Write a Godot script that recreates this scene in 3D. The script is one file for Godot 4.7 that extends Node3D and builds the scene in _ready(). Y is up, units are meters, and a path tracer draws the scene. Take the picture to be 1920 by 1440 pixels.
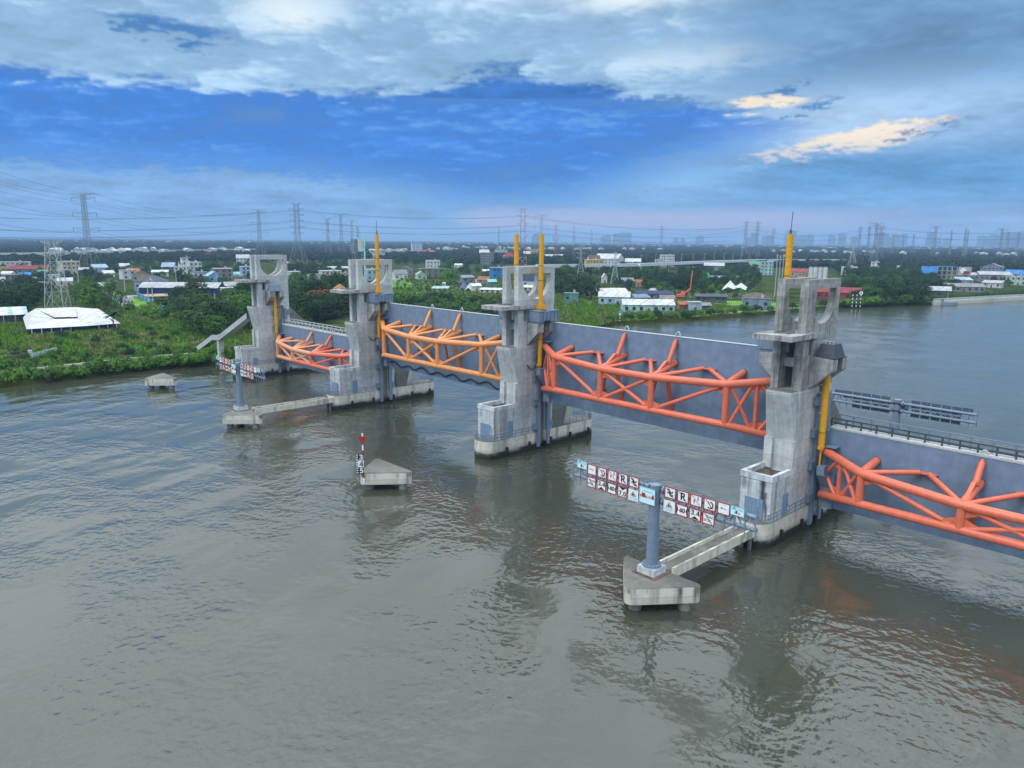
extends Node3D
# A tidal barrier with four lifting-gate towers on a brown river, seen from the air; y up, metres, water level y = 0.
# x runs along the barrier (towers 47 m apart), z across it (downstream is +z).

var M := {}                       # materials by name
var used := {}                    # how often a node name was used
var stain := FastNoiseLite.new()
var blot := FastNoiseLite.new()
var rng := RandomNumberGenerator.new()
const EYE := Vector3(87.39, 34.36, 82.285)


class MB:
	var V := PackedVector3Array()
	var N := PackedVector3Array()
	var C := PackedColorArray()
	var U := PackedVector2Array()
	var col := Color.WHITE
	var grime := 0.0              # strength of weathering streaks (dirt that stays where it is)
	var tide := false             # wet, algae-dark band just above the water
	var shift := Vector3.ZERO     # makes each tower weather differently
	var a: FastNoiseLite
	var b: FastNoiseLite
	var uvs := false
	var drips := []               # run-off stains: [x, z, half width, top y, bottom y, strength]

	func tone(p: Vector3, n: Vector3) -> Color:
		if grime == 0.0 and not tide:
			return col
		var q := p + shift
		var f := 1.0 + 0.11 * b.get_noise_3d(q.x * 0.4, q.y * 0.4, q.z * 0.4)
		var s := a.get_noise_3d(q.x * 2.6, q.y * 0.13, q.z * 2.6) if absf(n.y) < 0.5 else a.get_noise_3d(q.x, q.y, q.z) + 0.22
		f *= 1.0 - minf(grime * smoothstep(0.05, 0.5, s) * 0.55, 0.8)
		for e in drips:
			var dd: float = Vector2(p.x - e[0], p.z - e[1]).length() / e[2] / (0.75 + 0.4 * b.get_noise_2d(p.y * 3.0, e[0] * 9.0))
			if dd < 2.2 and absf(n.y) < 0.5:
				f *= 1.0 - e[5] * exp(-dd * dd) * smoothstep(e[4], e[4] + (e[3] - e[4]) * 0.55, p.y) * smoothstep(e[3] + 0.05, e[3] - 0.1, p.y)
		var c := Color(col.r * f, col.g * f, col.b * f)
		if tide:
			var e := 0.95 + 0.35 * b.get_noise_3d(q.x, 0.0, q.z)
			var w := smoothstep(e + 0.3, e - 0.1, p.y)
			c = c.lerp(Color(0.03, 0.042, 0.034), w)
		return c

	func v(p: Vector3, n: Vector3, uv := Vector2.ZERO) -> void:
		V.append(p)
		N.append(n)
		C.append(tone(p, n))
		if uvs:
			U.append(uv)

	func tri(p: Vector3, q: Vector3, r: Vector3, n: Vector3) -> void:
		if (q - p).cross(r - p).dot(n) > 0.0:
			v(p, n); v(r, n); v(q, n)
		else:
			v(p, n); v(q, n); v(r, n)

	func tri3(p: Vector3, q: Vector3, r: Vector3, np: Vector3, nq: Vector3, nr: Vector3) -> void:
		if (q - p).cross(r - p).dot(np + nq + nr) > 0.0:
			v(p, np); v(r, nr); v(q, nq)
		else:
			v(p, np); v(q, nq); v(r, nr)

	func face(pts: Array, out: Vector3) -> void:
		var n: Vector3 = (pts[1] - pts[0]).cross(pts[2] - pts[0]).normalized()
		if n.dot(out) < 0.0:
			n = -n
		for i in range(1, pts.size() - 1):
			tri(pts[0], pts[i], pts[i + 1], n)

	func grid(p: Vector3, du: Vector3, dv: Vector3, nu: int, nv: int, out: Vector3) -> void:
		var n := du.cross(dv).normalized()
		if n.dot(out) < 0.0:
			n = -n
		for i in nu:
			for j in nv:
				var o := p + du * (float(i) / nu) + dv * (float(j) / nv)
				var x := o + du / nu
				var y := o + dv / nv
				var z := x + dv / nv
				tri(o, x, z, n)
				tri(o, z, y, n)

	func box(lo: Vector3, hi: Vector3, cell := 0.0) -> void:
		var d := hi - lo
		var k := Vector3i(1, 1, 1)
		if cell > 0.0:
			k = Vector3i(maxi(1, roundi(d.x / cell)), maxi(1, roundi(d.y / cell)), maxi(1, roundi(d.z / cell)))
		var X := Vector3(d.x, 0, 0)
		var Y := Vector3(0, d.y, 0)
		var Z := Vector3(0, 0, d.z)
		grid(lo, X, Y, k.x, k.y, Vector3(0, 0, -1))
		grid(lo + Z, X, Y, k.x, k.y, Vector3(0, 0, 1))
		grid(lo, Z, Y, k.z, k.y, Vector3(-1, 0, 0))
		grid(lo + X, Z, Y, k.z, k.y, Vector3(1, 0, 0))
		grid(lo, X, Z, k.x, k.z, Vector3(0, -1, 0))
		grid(lo + Y, X, Z, k.x, k.z, Vector3(0, 1, 0))

	func cube(at: Vector3, size: Vector3) -> void:
		box(at - size / 2, at + size / 2)

	func obox(at: Vector3, bx: Vector3, by: Vector3, bz: Vector3) -> void:   # half axes
		for s in [-1.0, 1.0]:
			face([at + bx * s - by - bz, at + bx * s + by - bz, at + bx * s + by + bz, at + bx * s - by + bz], bx * s)
			face([at + by * s - bx - bz, at + by * s + bx - bz, at + by * s + bx + bz, at + by * s - bx + bz], by * s)
			face([at + bz * s - bx - by, at + bz * s + bx - by, at + bz * s + bx + by, at + bz * s - bx + by], bz * s)

	func bar(p: Vector3, q: Vector3, w: float, hh := -1.0) -> void:
		var d := q - p
		if d.length() < 0.0001:
			return
		var up := Vector3.UP if absf(d.normalized().y) < 0.95 else Vector3(1, 0, 0)
		var x := d.cross(up).normalized()
		var y := x.cross(d).normalized()
		if hh < 0.0:
			hh = w
		var c := [p + x * w + y * hh, p - x * w + y * hh, p - x * w - y * hh, p + x * w - y * hh]
		for i in 4:
			var e: Vector3 = c[i]
			var g: Vector3 = c[(i + 1) % 4]
			face([e, g, g + d, e + d], (e + g) / 2 - p)
		face([c[0], c[1], c[2], c[3]], -d)
		face([c[0] + d, c[1] + d, c[2] + d, c[3] + d], d)

	func pipe(pts: Array, r: float, seg := 12, r1 := -1.0, caps := true) -> void:
		var rings := []
		var norms := []
		var m := pts.size()
		var t0: Vector3 = (pts[1] - pts[0]).normalized()
		var x := t0.cross(Vector3.UP if absf(t0.y) < 0.95 else Vector3(1, 0, 0)).normalized()
		for i in m:
			var ta: Vector3 = (pts[i] - pts[maxi(i - 1, 0)]) if i > 0 else pts[1] - pts[0]
			var tb: Vector3 = (pts[mini(i + 1, m - 1)] - pts[i]) if i < m - 1 else ta
			var t := (ta.normalized() + tb.normalized()).normalized()
			x = (x - t * x.dot(t)).normalized()
			var y := t.cross(x)
			var rr := r if r1 < 0.0 else lerpf(r, r1, float(i) / (m - 1))
			var ring := []
			var nn := []
			for k in seg:
				var an := TAU * k / seg
				var w := x * cos(an) + y * sin(an)
				nn.append(w)
				ring.append(pts[i] + w * rr)
			rings.append(ring)
			norms.append(nn)
		for i in m - 1:
			for k in seg:
				var l := (k + 1) % seg
				tri3(rings[i][k], rings[i][l], rings[i + 1][l], norms[i][k], norms[i][l], norms[i + 1][l])
				tri3(rings[i][k], rings[i + 1][l], rings[i + 1][k], norms[i][k], norms[i + 1][l], norms[i + 1][k])
		if caps:
			face(rings[0], pts[0] - pts[1])
			face(rings[m - 1], pts[m - 1] - pts[m - 2])

	func tube(p: Vector3, q: Vector3, r: float, seg := 12, r1 := -1.0) -> void:
		pipe([p, q], r, seg, r1)

	func at(axis: int, p: Vector2, e: float) -> Vector3:
		return Vector3(e, p.y, p.x) if axis == 0 else Vector3(p.x, e, p.y) if axis == 1 else Vector3(p.x, p.y, e)

	# a 2-D outline pushed along x (points are z, y), y (x, z) or z (x, y); cell > 0 divides the sides
	func prism(pts: Array, e0: float, e1: float, axis: int, cell := 0.0, lid0 := true, lid1 := true) -> void:
		var P := PackedVector2Array(pts)
		var idx := Geometry2D.triangulate_polygon(P)
		var d := at(axis, Vector2.ZERO, 1.0) * signf(e1 - e0)
		for i in range(0, idx.size(), 3):
			if lid0:
				tri(at(axis, P[idx[i]], e0), at(axis, P[idx[i + 1]], e0), at(axis, P[idx[i + 2]], e0), -d)
			if lid1:
				tri(at(axis, P[idx[i]], e1), at(axis, P[idx[i + 1]], e1), at(axis, P[idx[i + 2]], e1), d)
		var cw := Geometry2D.is_polygon_clockwise(P)
		for i in P.size():
			var p := P[i]
			var q := P[(i + 1) % P.size()]
			var n2 := Vector2(p.y - q.y, q.x - p.x) if cw else Vector2(q.y - p.y, p.x - q.x)
			var out := at(axis, n2, 0.0)
			var nu := 1
			var nv := 1
			if cell > 0.0:
				nu = maxi(1, roundi(p.distance_to(q) / cell))
				nv = maxi(1, roundi(absf(e1 - e0) / cell))
			grid(at(axis, p, e0), at(axis, q, e0) - at(axis, p, e0), at(axis, p, e1) - at(axis, p, e0), nu, nv, out)

	func mesh() -> ArrayMesh:
		var m := ArrayMesh.new()
		var arr := []
		arr.resize(Mesh.ARRAY_MAX)
		arr[Mesh.ARRAY_VERTEX] = V
		arr[Mesh.ARRAY_NORMAL] = N
		arr[Mesh.ARRAY_COLOR] = C
		if uvs:
			arr[Mesh.ARRAY_TEX_UV] = U
		m.add_surface_from_arrays(Mesh.PRIMITIVE_TRIANGLES, arr)
		return m


func mb(grime := 0.0, tide := false) -> MB:
	var s := MB.new()
	s.a = stain
	s.b = blot
	s.grime = grime
	s.tide = tide
	return s


func numbered(called: String) -> String:
	var k: int = used.get(called, 0)
	used[called] = k + 1
	return called if k == 0 else "%s_%03d" % [called, k]


func thing(called: String, label: String, category: String, where := Vector3.ZERO, turn := 0.0, group := "") -> Node3D:
	var o := Node3D.new()
	o.name = numbered(called)
	add_child(o, true)
	o.position = where
	o.rotation.y = turn
	tag(o, label, category, group)
	return o


func tag(o: Node, label: String, category: String, group := "") -> void:
	o.set_meta("label", label)
	o.set_meta("category", category)
	if group:
		o.set_meta("group", group)


func put(called: String, m: Mesh, material: Material, parent: Node, where := Vector3.ZERO, turn := 0.0) -> MeshInstance3D:
	var o := MeshInstance3D.new()
	o.mesh = m
	if m is ArrayMesh and m.surface_get_material(0) == null:
		m.surface_set_material(0, material)
	elif not (m is ArrayMesh) or m.surface_get_material(0) != material:
		o.set_surface_override_material(0, material)
	if parent == self:
		o.name = numbered(called)
	else:
		var k := 0
		var nm := called
		while parent.has_node(NodePath(nm)):
			k += 1
			nm = "%s_%03d" % [called, k]
		o.name = nm
	parent.add_child(o, true)
	o.position = where
	o.rotation.y = turn
	return o


func structure(called: String, m: Mesh, material: Material, kind := "structure") -> MeshInstance3D:
	var o := put(called, m, material, self)
	o.set_meta("kind", kind)
	return o


func mat(called: String, r: float, g: float, b: float, rough := 0.8, tex: Texture2D = null, scale := 0.2, bump: Texture2D = null, bump_size := 1.0, metal := 0.0) -> StandardMaterial3D:
	var m := StandardMaterial3D.new()
	m.resource_name = called
	m.albedo_color = Color(r, g, b).linear_to_srgb()
	m.roughness = rough
	m.metallic = metal
	m.vertex_color_use_as_albedo = true
	m.uv1_triplanar = true
	m.uv1_world_triplanar = true
	m.uv1_scale = Vector3.ONE * scale
	m.albedo_texture = tex
	if bump:
		m.normal_enabled = true
		m.normal_texture = bump
		m.normal_scale = bump_size
	M[called] = m
	return m


func noise(freq: float, octaves := 4, seed_ := 1, type := FastNoiseLite.TYPE_SIMPLEX_SMOOTH) -> FastNoiseLite:
	var n := FastNoiseLite.new()
	n.noise_type = type
	n.seed = seed_
	n.frequency = freq
	n.fractal_octaves = octaves
	return n


# a greyish texture between two brightnesses (multiplied with the material colour): blotches, streaks down the wall, fine grain
func grain(size: int, lo: float, hi: float, streaks: float, seed_: int, tint := Color.WHITE, joints := 0) -> ImageTexture:
	var A := noise(0.012, 5, seed_).get_seamless_image(size, size)
	var B := noise(0.2, 2, seed_ + 3).get_seamless_image(size, size)
	var S := noise(0.03, 4, seed_ + 7).get_seamless_image(size, maxi(8, size / 32))
	S.resize(size, size, Image.INTERPOLATE_CUBIC)
	A.convert(Image.FORMAT_L8); B.convert(Image.FORMAT_L8); S.convert(Image.FORMAT_L8)
	var a := A.get_data()
	var b := B.get_data()
	var s := S.get_data()
	var o := PackedByteArray()
	o.resize(size * size * 3)
	for i in size * size:
		var f := lerpf(lo, hi, a[i] / 255.0) + (b[i] / 255.0 - 0.5) * 0.1
		f *= 1.0 - streaks * smoothstep(0.5, 0.85, s[i] / 255.0)
		if joints > 0:                     # pour lines of the formwork, here and there washed out
			var row := (i / size) % (size / joints)
			var colm := (i % size) % (size / 2)
			if row < 3 or colm < 2:
				f *= 1.0 - 0.3 * smoothstep(0.35, 0.7, a[i] / 255.0)
			f *= 1.0 + 0.035 * ((i / size / (size / joints) * 7 + (i % size) / (size / 2) * 3) % 3 - 1)
		o[i * 3] = clampi(int(f * 255 * tint.r), 0, 255)
		o[i * 3 + 1] = clampi(int(f * 255 * tint.g), 0, 255)
		o[i * 3 + 2] = clampi(int(f * 255 * tint.b), 0, 255)
	var im := Image.create_from_data(size, size, false, Image.FORMAT_RGB8, o)
	return ImageTexture.create_from_image(im)


func bumps(size: int, freq: float, strength: float, seed_: int) -> ImageTexture:
	var im := noise(freq, 4, seed_).get_seamless_image(size, size)
	im.convert(Image.FORMAT_RGBA8)
	im.bump_map_to_normal_map(strength)
	return ImageTexture.create_from_image(im)


# ---------------------------------------------------------------- sky
func soft(x: float, lo: float, hi: float) -> float:
	return smoothstep(lo, hi, x)


var n1 := noise(1.0, 6, 11)
var n2 := noise(1.0, 5, 23)


# az: degrees right of the view direction, el: degrees up; the evening sky of broken stratus (linear colour)
func sky_at(az: float, el: float) -> Vector3:
	# the clouds lie in flat layers overhead: their detail is taken where the line of sight meets the layer
	var up := sin(deg_to_rad(maxf(el, 0.0)))
	var flat := cos(deg_to_rad(maxf(el, 0.0))) / (up + 0.1)
	var qx := sin(deg_to_rad(az)) * flat
	var qz := cos(deg_to_rad(az)) * flat
	var w1 := n1.get_noise_3d(qx * 0.42, qz * 0.5, 3.0)
	var w2 := n2.get_noise_3d(qx * 0.95 + 40.0, qz * 1.1, 9.0)
	var w4 := n2.get_noise_3d(qx * 0.22 + 90.0, qz * 0.3 + 7.0, 1.0)
	var w3 := n1.get_noise_3d(qx * 2.3 + 9.0 + w2 * 1.2, qz * 2.5 + 70.0 + w1 * 1.2, 5.0)
	var w5 := n1.get_noise_3d(qx * 5.5 + 31.0 + w3 * 0.8, qz * 6.0 + 20.0, 7.0)
	var w6 := n2.get_noise_3d(qx * 12.0 + 11.0 + w5, qz * 13.0 + w3, 2.0)
	var fine := w3 * 0.6 + w5 * 0.55 + w6 * 0.45
	var h := el + w1 * 1.2 + w2 * 1.0 + fine * 1.1
	var x := az + w2 * 4.0 + w1 * 2.0 + fine * 3.0
	# pale high overcast, brighter towards the zenith
	var pale := Vector3(0.31, 0.52, 0.77)
	var c := Vector3(0.22, 0.44, 0.77).lerp(pale, soft(h, 3.0, 11.0))
	c = c.lerp(Vector3(0.54, 0.73, 0.90), 0.6 * soft(w2 + fine * 0.8 + 0.35 * w1, -0.05, 0.55) * soft(h, 8.5, 12.0))
	c *= 1.0 + 0.2 * w1 + 0.25 * w2 + 0.25 * fine
	# grey-blue heavy sheet over the right
	var sheet := soft(x, 9.0, 20.0) * soft(h, 9.0, 11.5)
	c = c.lerp(Vector3(0.165, 0.345, 0.60) * (1.0 + 0.4 * w1 + 0.35 * w2 + 0.22 * fine), sheet * 0.88)
	# the deep blue shelf cloud from the left across the middle
	var top := 10.2 + 1.3 * exp(-pow((az - 0.5) / 5.0, 2.0)) - 0.2 * maxf(0.0, az - 9.0) + 0.5 * w4
	var bot := 4.6 - 1.7 * exp(-pow((az + 1.0) / 8.0, 2.0)) + 0.2 * maxf(0.0, az - 5.0)
	var hb := el + 0.5 * w1 + 0.75 * w2 + fine * 1.15
	var under := soft(az, -14.0, -6.0)
	var band := soft(hb, bot - 0.45 - 1.3 * under, bot + 0.25 + 0.9 * under) * (1.0 - soft(hb, top - 0.5, top + 0.35)) * (1.0 - soft(x, 18.0, 22.5)) * (1.0 - soft(-x, 60.0, 100.0))
	var deep := Vector3(0.042, 0.205, 0.66) * (1.0 + 0.5 * w2 + 0.4 * w1 + 0.28 * fine)
	deep = deep.lerp(Vector3(0.10, 0.31, 0.76), soft(hb, bot + 2.4, bot - 0.4))
	deep = deep.lerp(Vector3(0.17, 0.40, 0.78), 0.5 * soft(w2 * 0.7 + fine, 0.16, 0.6))
	c = c.lerp(deep, band * 0.95)
	# ragged dark scud in the upper left, on the shelf's crest and right of the middle
	var ho := el + w2 * 0.7 + fine * 1.5
	var xs := az + fine * 4.0 + w2 * 1.5
	var sc := 1.15 * exp(-pow((xs + 23.0) / 4.6, 2.0) - pow((ho - 13.1 + (az + 23.0) * 0.11) / 0.85, 2.0))
	sc += 0.9 * exp(-pow((xs - 11.5) / 2.6, 2.0) - pow((ho - 10.0) / 0.55, 2.0))
	sc += 1.0 * exp(-pow((xs - 19.3) / 1.5, 2.0) - pow((ho - 10.2) / 0.4, 2.0))
	sc += 1.1 * exp(-pow((xs - 20.8) / 1.1, 2.0) - pow((ho - 8.9) / 0.55, 2.0))
	sc += 0.9 * exp(-pow((xs - 27.5) / 2.0, 2.0) - pow((ho - 7.1) / 0.3, 2.0))
	sc += 0.9 * exp(-pow((xs + 1.0) / 4.0, 2.0) - pow((ho - 11.9) / 0.6, 2.0))
	# break in the cloud where the low sun comes through
	var hg := el + w2 * 0.35 + fine * 0.9
	var xg := az + fine * 4.0
	var gap := 1.5 * exp(-pow((xg - 24.0) / 4.3, 2.0) - pow((hg - 6.95 - (az - 24.0) * 0.12) / 0.72, 2.0))
	gap += 1.4 * exp(-pow((xg - 17.6) / 2.3, 2.0) - pow((hg - 9.45) / 0.42, 2.0))
	gap = soft(gap * (1.15 + 0.9 * fine), 0.2, 0.85)
	c = c.lerp(Vector3(1.0, 0.85, 0.64), gap * 0.9)
	c += Vector3(0.13, 0.11, 0.085) * exp(-pow((az - 23.0) / 7.0, 2.0) - pow((el - 7.8) / 2.0, 2.0))
	c = c.lerp(Vector3(0.05, 0.195, 0.5), soft(sc * (1.0 + 1.0 * fine), 0.25, 0.95) * 0.88)
	# thin pinkish light under the cloud base in the middle and right
	var glow := soft(el, 0.2, 1.2) * (1.0 - soft(el + w2 * 0.3 + fine * 0.3, 1.7, 2.7)) * soft(az + 3.0 * w2, -5.0, -2.0) * (1.0 - 0.7 * soft(az, 18.0, 30.0))
	c = c.lerp(Vector3(0.50, 0.53, 0.75), glow * 0.85)
	var left := exp(-pow((el - 3.0 + w1) / 1.5, 2.0)) * soft(-az, 6.0, 20.0) * (1.0 - band)
	c = c.lerp(Vector3(0.23, 0.42, 0.74) * (1.0 + 0.4 * w2 + 0.35 * fine), left * 0.75)
	var sheet2 := exp(-pow((el - 4.4 + w1) / 1.5, 2.0)) * soft(az, 12.0, 22.0)
	c = c.lerp(Vector3(0.11, 0.33, 0.66) * (1.0 + 0.35 * w2 + 0.3 * fine), sheet2 * 0.8)
	# bright thin spots at the top, then the even overcast dome
	var hi := exp(-pow((az + 15.5) / 2.8, 2.0) - pow((h - 15.2) / 1.1, 2.0)) + exp(-pow((az - 8.5) / 4.6, 2.0) - pow((h - 16.2) / 0.9, 2.0)) + 0.5 * exp(-pow((az - 12.0) / 5.0, 2.0) - pow((h - 12.6) / 0.7, 2.0))
	c = c.lerp(Vector3(0.86, 0.96, 1.0), clampf(hi, 0.0, 1.0) * 0.85)
	var dome := Vector3(1.12, 1.24, 1.36) * (1.0 + 0.35 * w1 + 0.35 * w2 + 0.3 * fine)
	c = c.lerp(dome, soft(el + w1 * 1.5 + w2, 15.0, 20.0))
	c *= 1.0 + ZENITH * soft(el, 24.0, 62.0)
	# near the horizon: air
	c = c.lerp(Vector3(0.29, 0.49, 0.80), (1.0 - soft(el, 0.0, 2.4)) * 0.5 * (1.0 - glow * 0.8))
	return c


const ZENITH := 0.8


func make_sky() -> ImageTexture:
	var W := 4096
	var Hh := 2048
	var w := 512
	var hh := 256
	var small := Image.create(w, hh, false, Image.FORMAT_RGBF)
	for j in hh:
		var el := 90.0 - (j + 0.5) / hh * 180.0
		for i in w:
			if el < -3.0:
				small.set_pixel(i, j, Color(0.11, 0.14, 0.14))
				continue
			var s := sky_at(az_of((i + 0.5) / w), maxf(el, 0.0))
			small.set_pixel(i, j, Color(s.x, s.y, s.z))
	small.resize(W, Hh, Image.INTERPOLATE_BILINEAR)
	for j in range(780, 1026):                 # finer where the frame and the river's reflections look
		var el := maxf(90.0 - (j + 0.5) / Hh * 180.0, 0.0)
		for i in W:
			var az := az_of((i + 0.5) / W)
			if absf(az) < 41.0:
				var s := sky_at(az, el)
				small.set_pixel(i, j, Color(s.x, s.y, s.z))
	return ImageTexture.create_from_image(small)


# the panorama's column -> degrees right of the view direction (a panorama's edge looks along -z)
func az_of(u: float) -> float:
	var a := u * 360.0 + 46.78
	return wrapf(a, -180.0, 180.0)


# ---------------------------------------------------------------- materials
func materials() -> void:
	var conc := grain(512, 0.84, 1.0, 0.06, 5, Color.WHITE, 4)
	var old := grain(512, 0.74, 0.98, 0.16, 15, Color.WHITE, 4)
	var cb := bumps(512, 0.05, 3.0, 9)
	mat("concrete", 0.60, 0.635, 0.64, 0.9, conc, 0.13, cb, 0.2)
	mat("concrete_pier", 0.72, 0.70, 0.6, 0.88, conc, 0.16, cb, 0.2)
	mat("concrete_dark", 0.24, 0.235, 0.215, 0.92, conc, 0.21, cb, 0.4)
	mat("concrete_pale", 0.66, 0.71, 0.74, 0.85, conc, 0.17, cb, 0.2)
	mat("concrete_stained", 0.55, 0.57, 0.56, 0.92, old, 0.15, cb, 0.3)
	mat("rubber", 0.02, 0.02, 0.02, 0.6)
	mat("wet", 0.055, 0.04, 0.025, 0.12)
	var paint := grain(512, 0.88, 1.0, 0.03, 31)
	mat("skin", 0.19, 0.275, 0.4, 0.55, paint, 0.09)
	mat("steel", 0.2, 0.275, 0.37, 0.5, paint, 0.2)
	mat("steel_dark", 0.06, 0.08, 0.105, 0.55, paint, 0.2)
	mat("walkway", 0.6, 0.63, 0.64, 0.7, paint, 0.2)
	mat("rail", 0.16, 0.21, 0.28, 0.5)
	mat("rail_grey", 0.42, 0.45, 0.47, 0.5)
	mat("coral", 0.8, 0.185, 0.1, 0.42, paint, 0.15)
	mat("orange", 0.84, 0.335, 0.115, 0.42, paint, 0.15)
	mat("peach", 0.82, 0.36, 0.18, 0.42, paint, 0.15)
	mat("yellow", 0.86, 0.42, 0.012, 0.38, paint, 0.3)
	mat("door", 0.22, 0.33, 0.48, 0.5, paint, 0.3)
	mat("sign_white", 0.85, 0.87, 0.88, 0.4)
	mat("sign_red", 0.36, 0.03, 0.025, 0.45)
	mat("sign_black", 0.01, 0.01, 0.013, 0.5)
	mat("sign_cyan", 0.62, 0.87, 0.92, 0.4)
	mat("sign_teal", 0.12, 0.5, 0.6, 0.4)
	mat("sign_back", 0.07, 0.11, 0.16, 0.5)
	mat("white", 0.8, 0.82, 0.82, 0.6, paint, 0.05)
	mat("mast_green", 0.3, 0.72, 0.55, 0.5)
	mat("lattice", 0.2, 0.24, 0.28, 0.6)
	mat("lattice_pale", 0.4, 0.45, 0.48, 0.6)
	mat("lattice_red", 0.4, 0.1, 0.07, 0.6)
	mat("lattice_white", 0.62, 0.62, 0.62, 0.6)
	mat("wire", 0.07, 0.08, 0.095, 0.6)
	var leaf := grain(256, 0.7, 1.0, 0.0, 77)
	for k in [["leaf_dark", 0.036, 0.088, 0.028], ["leaf", 0.075, 0.18, 0.036], ["leaf_light", 0.14, 0.32, 0.04], ["leaf_blue", 0.04, 0.09, 0.048], ["leaf_banana", 0.15, 0.34, 0.05], ["leaf_red", 0.2, 0.085, 0.03], ["leaf_forest", 0.036, 0.066, 0.034], ["reed", 0.36, 0.38, 0.19], ["grass_blade", 0.19, 0.42, 0.04]]:
		var m := mat(k[0], k[1], k[2], k[3], 0.75, leaf, 0.06)
		m.backlight_enabled = true
		m.backlight = Color(0.28, 0.34, 0.16)
		m.metallic_specular = 0.25
	mat("bark", 0.12, 0.095, 0.07, 0.9, leaf, 0.5)
	var wall := grain(256, 0.82, 1.0, 0.25, 41)
	for k in [["white", 0.78, 0.8, 0.8], ["cream", 0.72, 0.66, 0.5], ["yellow", 0.75, 0.52, 0.16], ["teal", 0.16, 0.32, 0.32], ["paleteal", 0.45, 0.68, 0.66], ["paleblue", 0.45, 0.6, 0.76], ["skyblue", 0.25, 0.52, 0.75], ["blue", 0.06, 0.28, 0.68], ["navy", 0.02, 0.04, 0.16], ["bluegrey", 0.24, 0.32, 0.42], ["grey", 0.3, 0.31, 0.32], ["darkgrey", 0.11, 0.12, 0.14], ["lightgrey", 0.55, 0.57, 0.6], ["greybrown", 0.3, 0.26, 0.22], ["tan", 0.52, 0.42, 0.28], ["brown", 0.17, 0.11, 0.08], ["maroon", 0.32, 0.05, 0.06], ["red", 0.42, 0.06, 0.05], ["rust", 0.4, 0.15, 0.07], ["orange", 0.68, 0.2, 0.06], ["peach", 0.74, 0.45, 0.3], ["green", 0.12, 0.42, 0.24], ["palegreen", 0.6, 0.76, 0.6], ["purple", 0.16, 0.16, 0.42], ["turquoise", 0.3, 0.7, 0.66], ["mural", 0.6, 0.72, 0.66]]:
		mat("wall_" + k[0], k[1], k[2], k[3], 0.8, wall, 0.11)
	mat("glass", 0.03, 0.045, 0.06, 0.15)
	mat("road", 0.34, 0.34, 0.34, 0.9, conc, 0.1)
	mat("sand", 0.42, 0.23, 0.085, 0.95, conc, 0.05)
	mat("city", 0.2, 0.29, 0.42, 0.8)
	ground_material()
	river_material()


func ground_material() -> void:
	var s := 1024
	var A := noise(0.006, 5, 101).get_seamless_image(s, s)
	var B := noise(0.05, 4, 103).get_seamless_image(s, s)
	A.convert(Image.FORMAT_L8); B.convert(Image.FORMAT_L8)
	var a := A.get_data()
	var b := B.get_data()
	var o := PackedByteArray()
	o.resize(s * s * 3)
	var c0 := Color(0.05, 0.11, 0.024)
	var c1 := Color(0.15, 0.33, 0.04)
	var c2 := Color(0.22, 0.24, 0.1)
	for i in s * s:
		var f := a[i] / 255.0
		var g := b[i] / 255.0
		var c := c0.lerp(c1, smoothstep(0.3, 0.62, f * 0.7 + g * 0.3)).lerp(c2, smoothstep(0.62, 0.85, f) * 0.8) * (0.72 + 0.56 * g)
		c = c.linear_to_srgb()
		o[i * 3] = int(c.r * 255)
		o[i * 3 + 1] = int(c.g * 255)
		o[i * 3 + 2] = int(c.b * 255)
	var tex := ImageTexture.create_from_image(Image.create_from_data(s, s, false, Image.FORMAT_RGB8, o))
	mat("field", 1, 1, 1, 0.95, tex, 1.0 / 130.0)
	M.field.metallic_specular = 0.1
	mat("ground", 0.33, 0.24, 0.36, 0.95, tex, 1.0 / 110.0)
	M.ground.metallic_specular = 0.1


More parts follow.
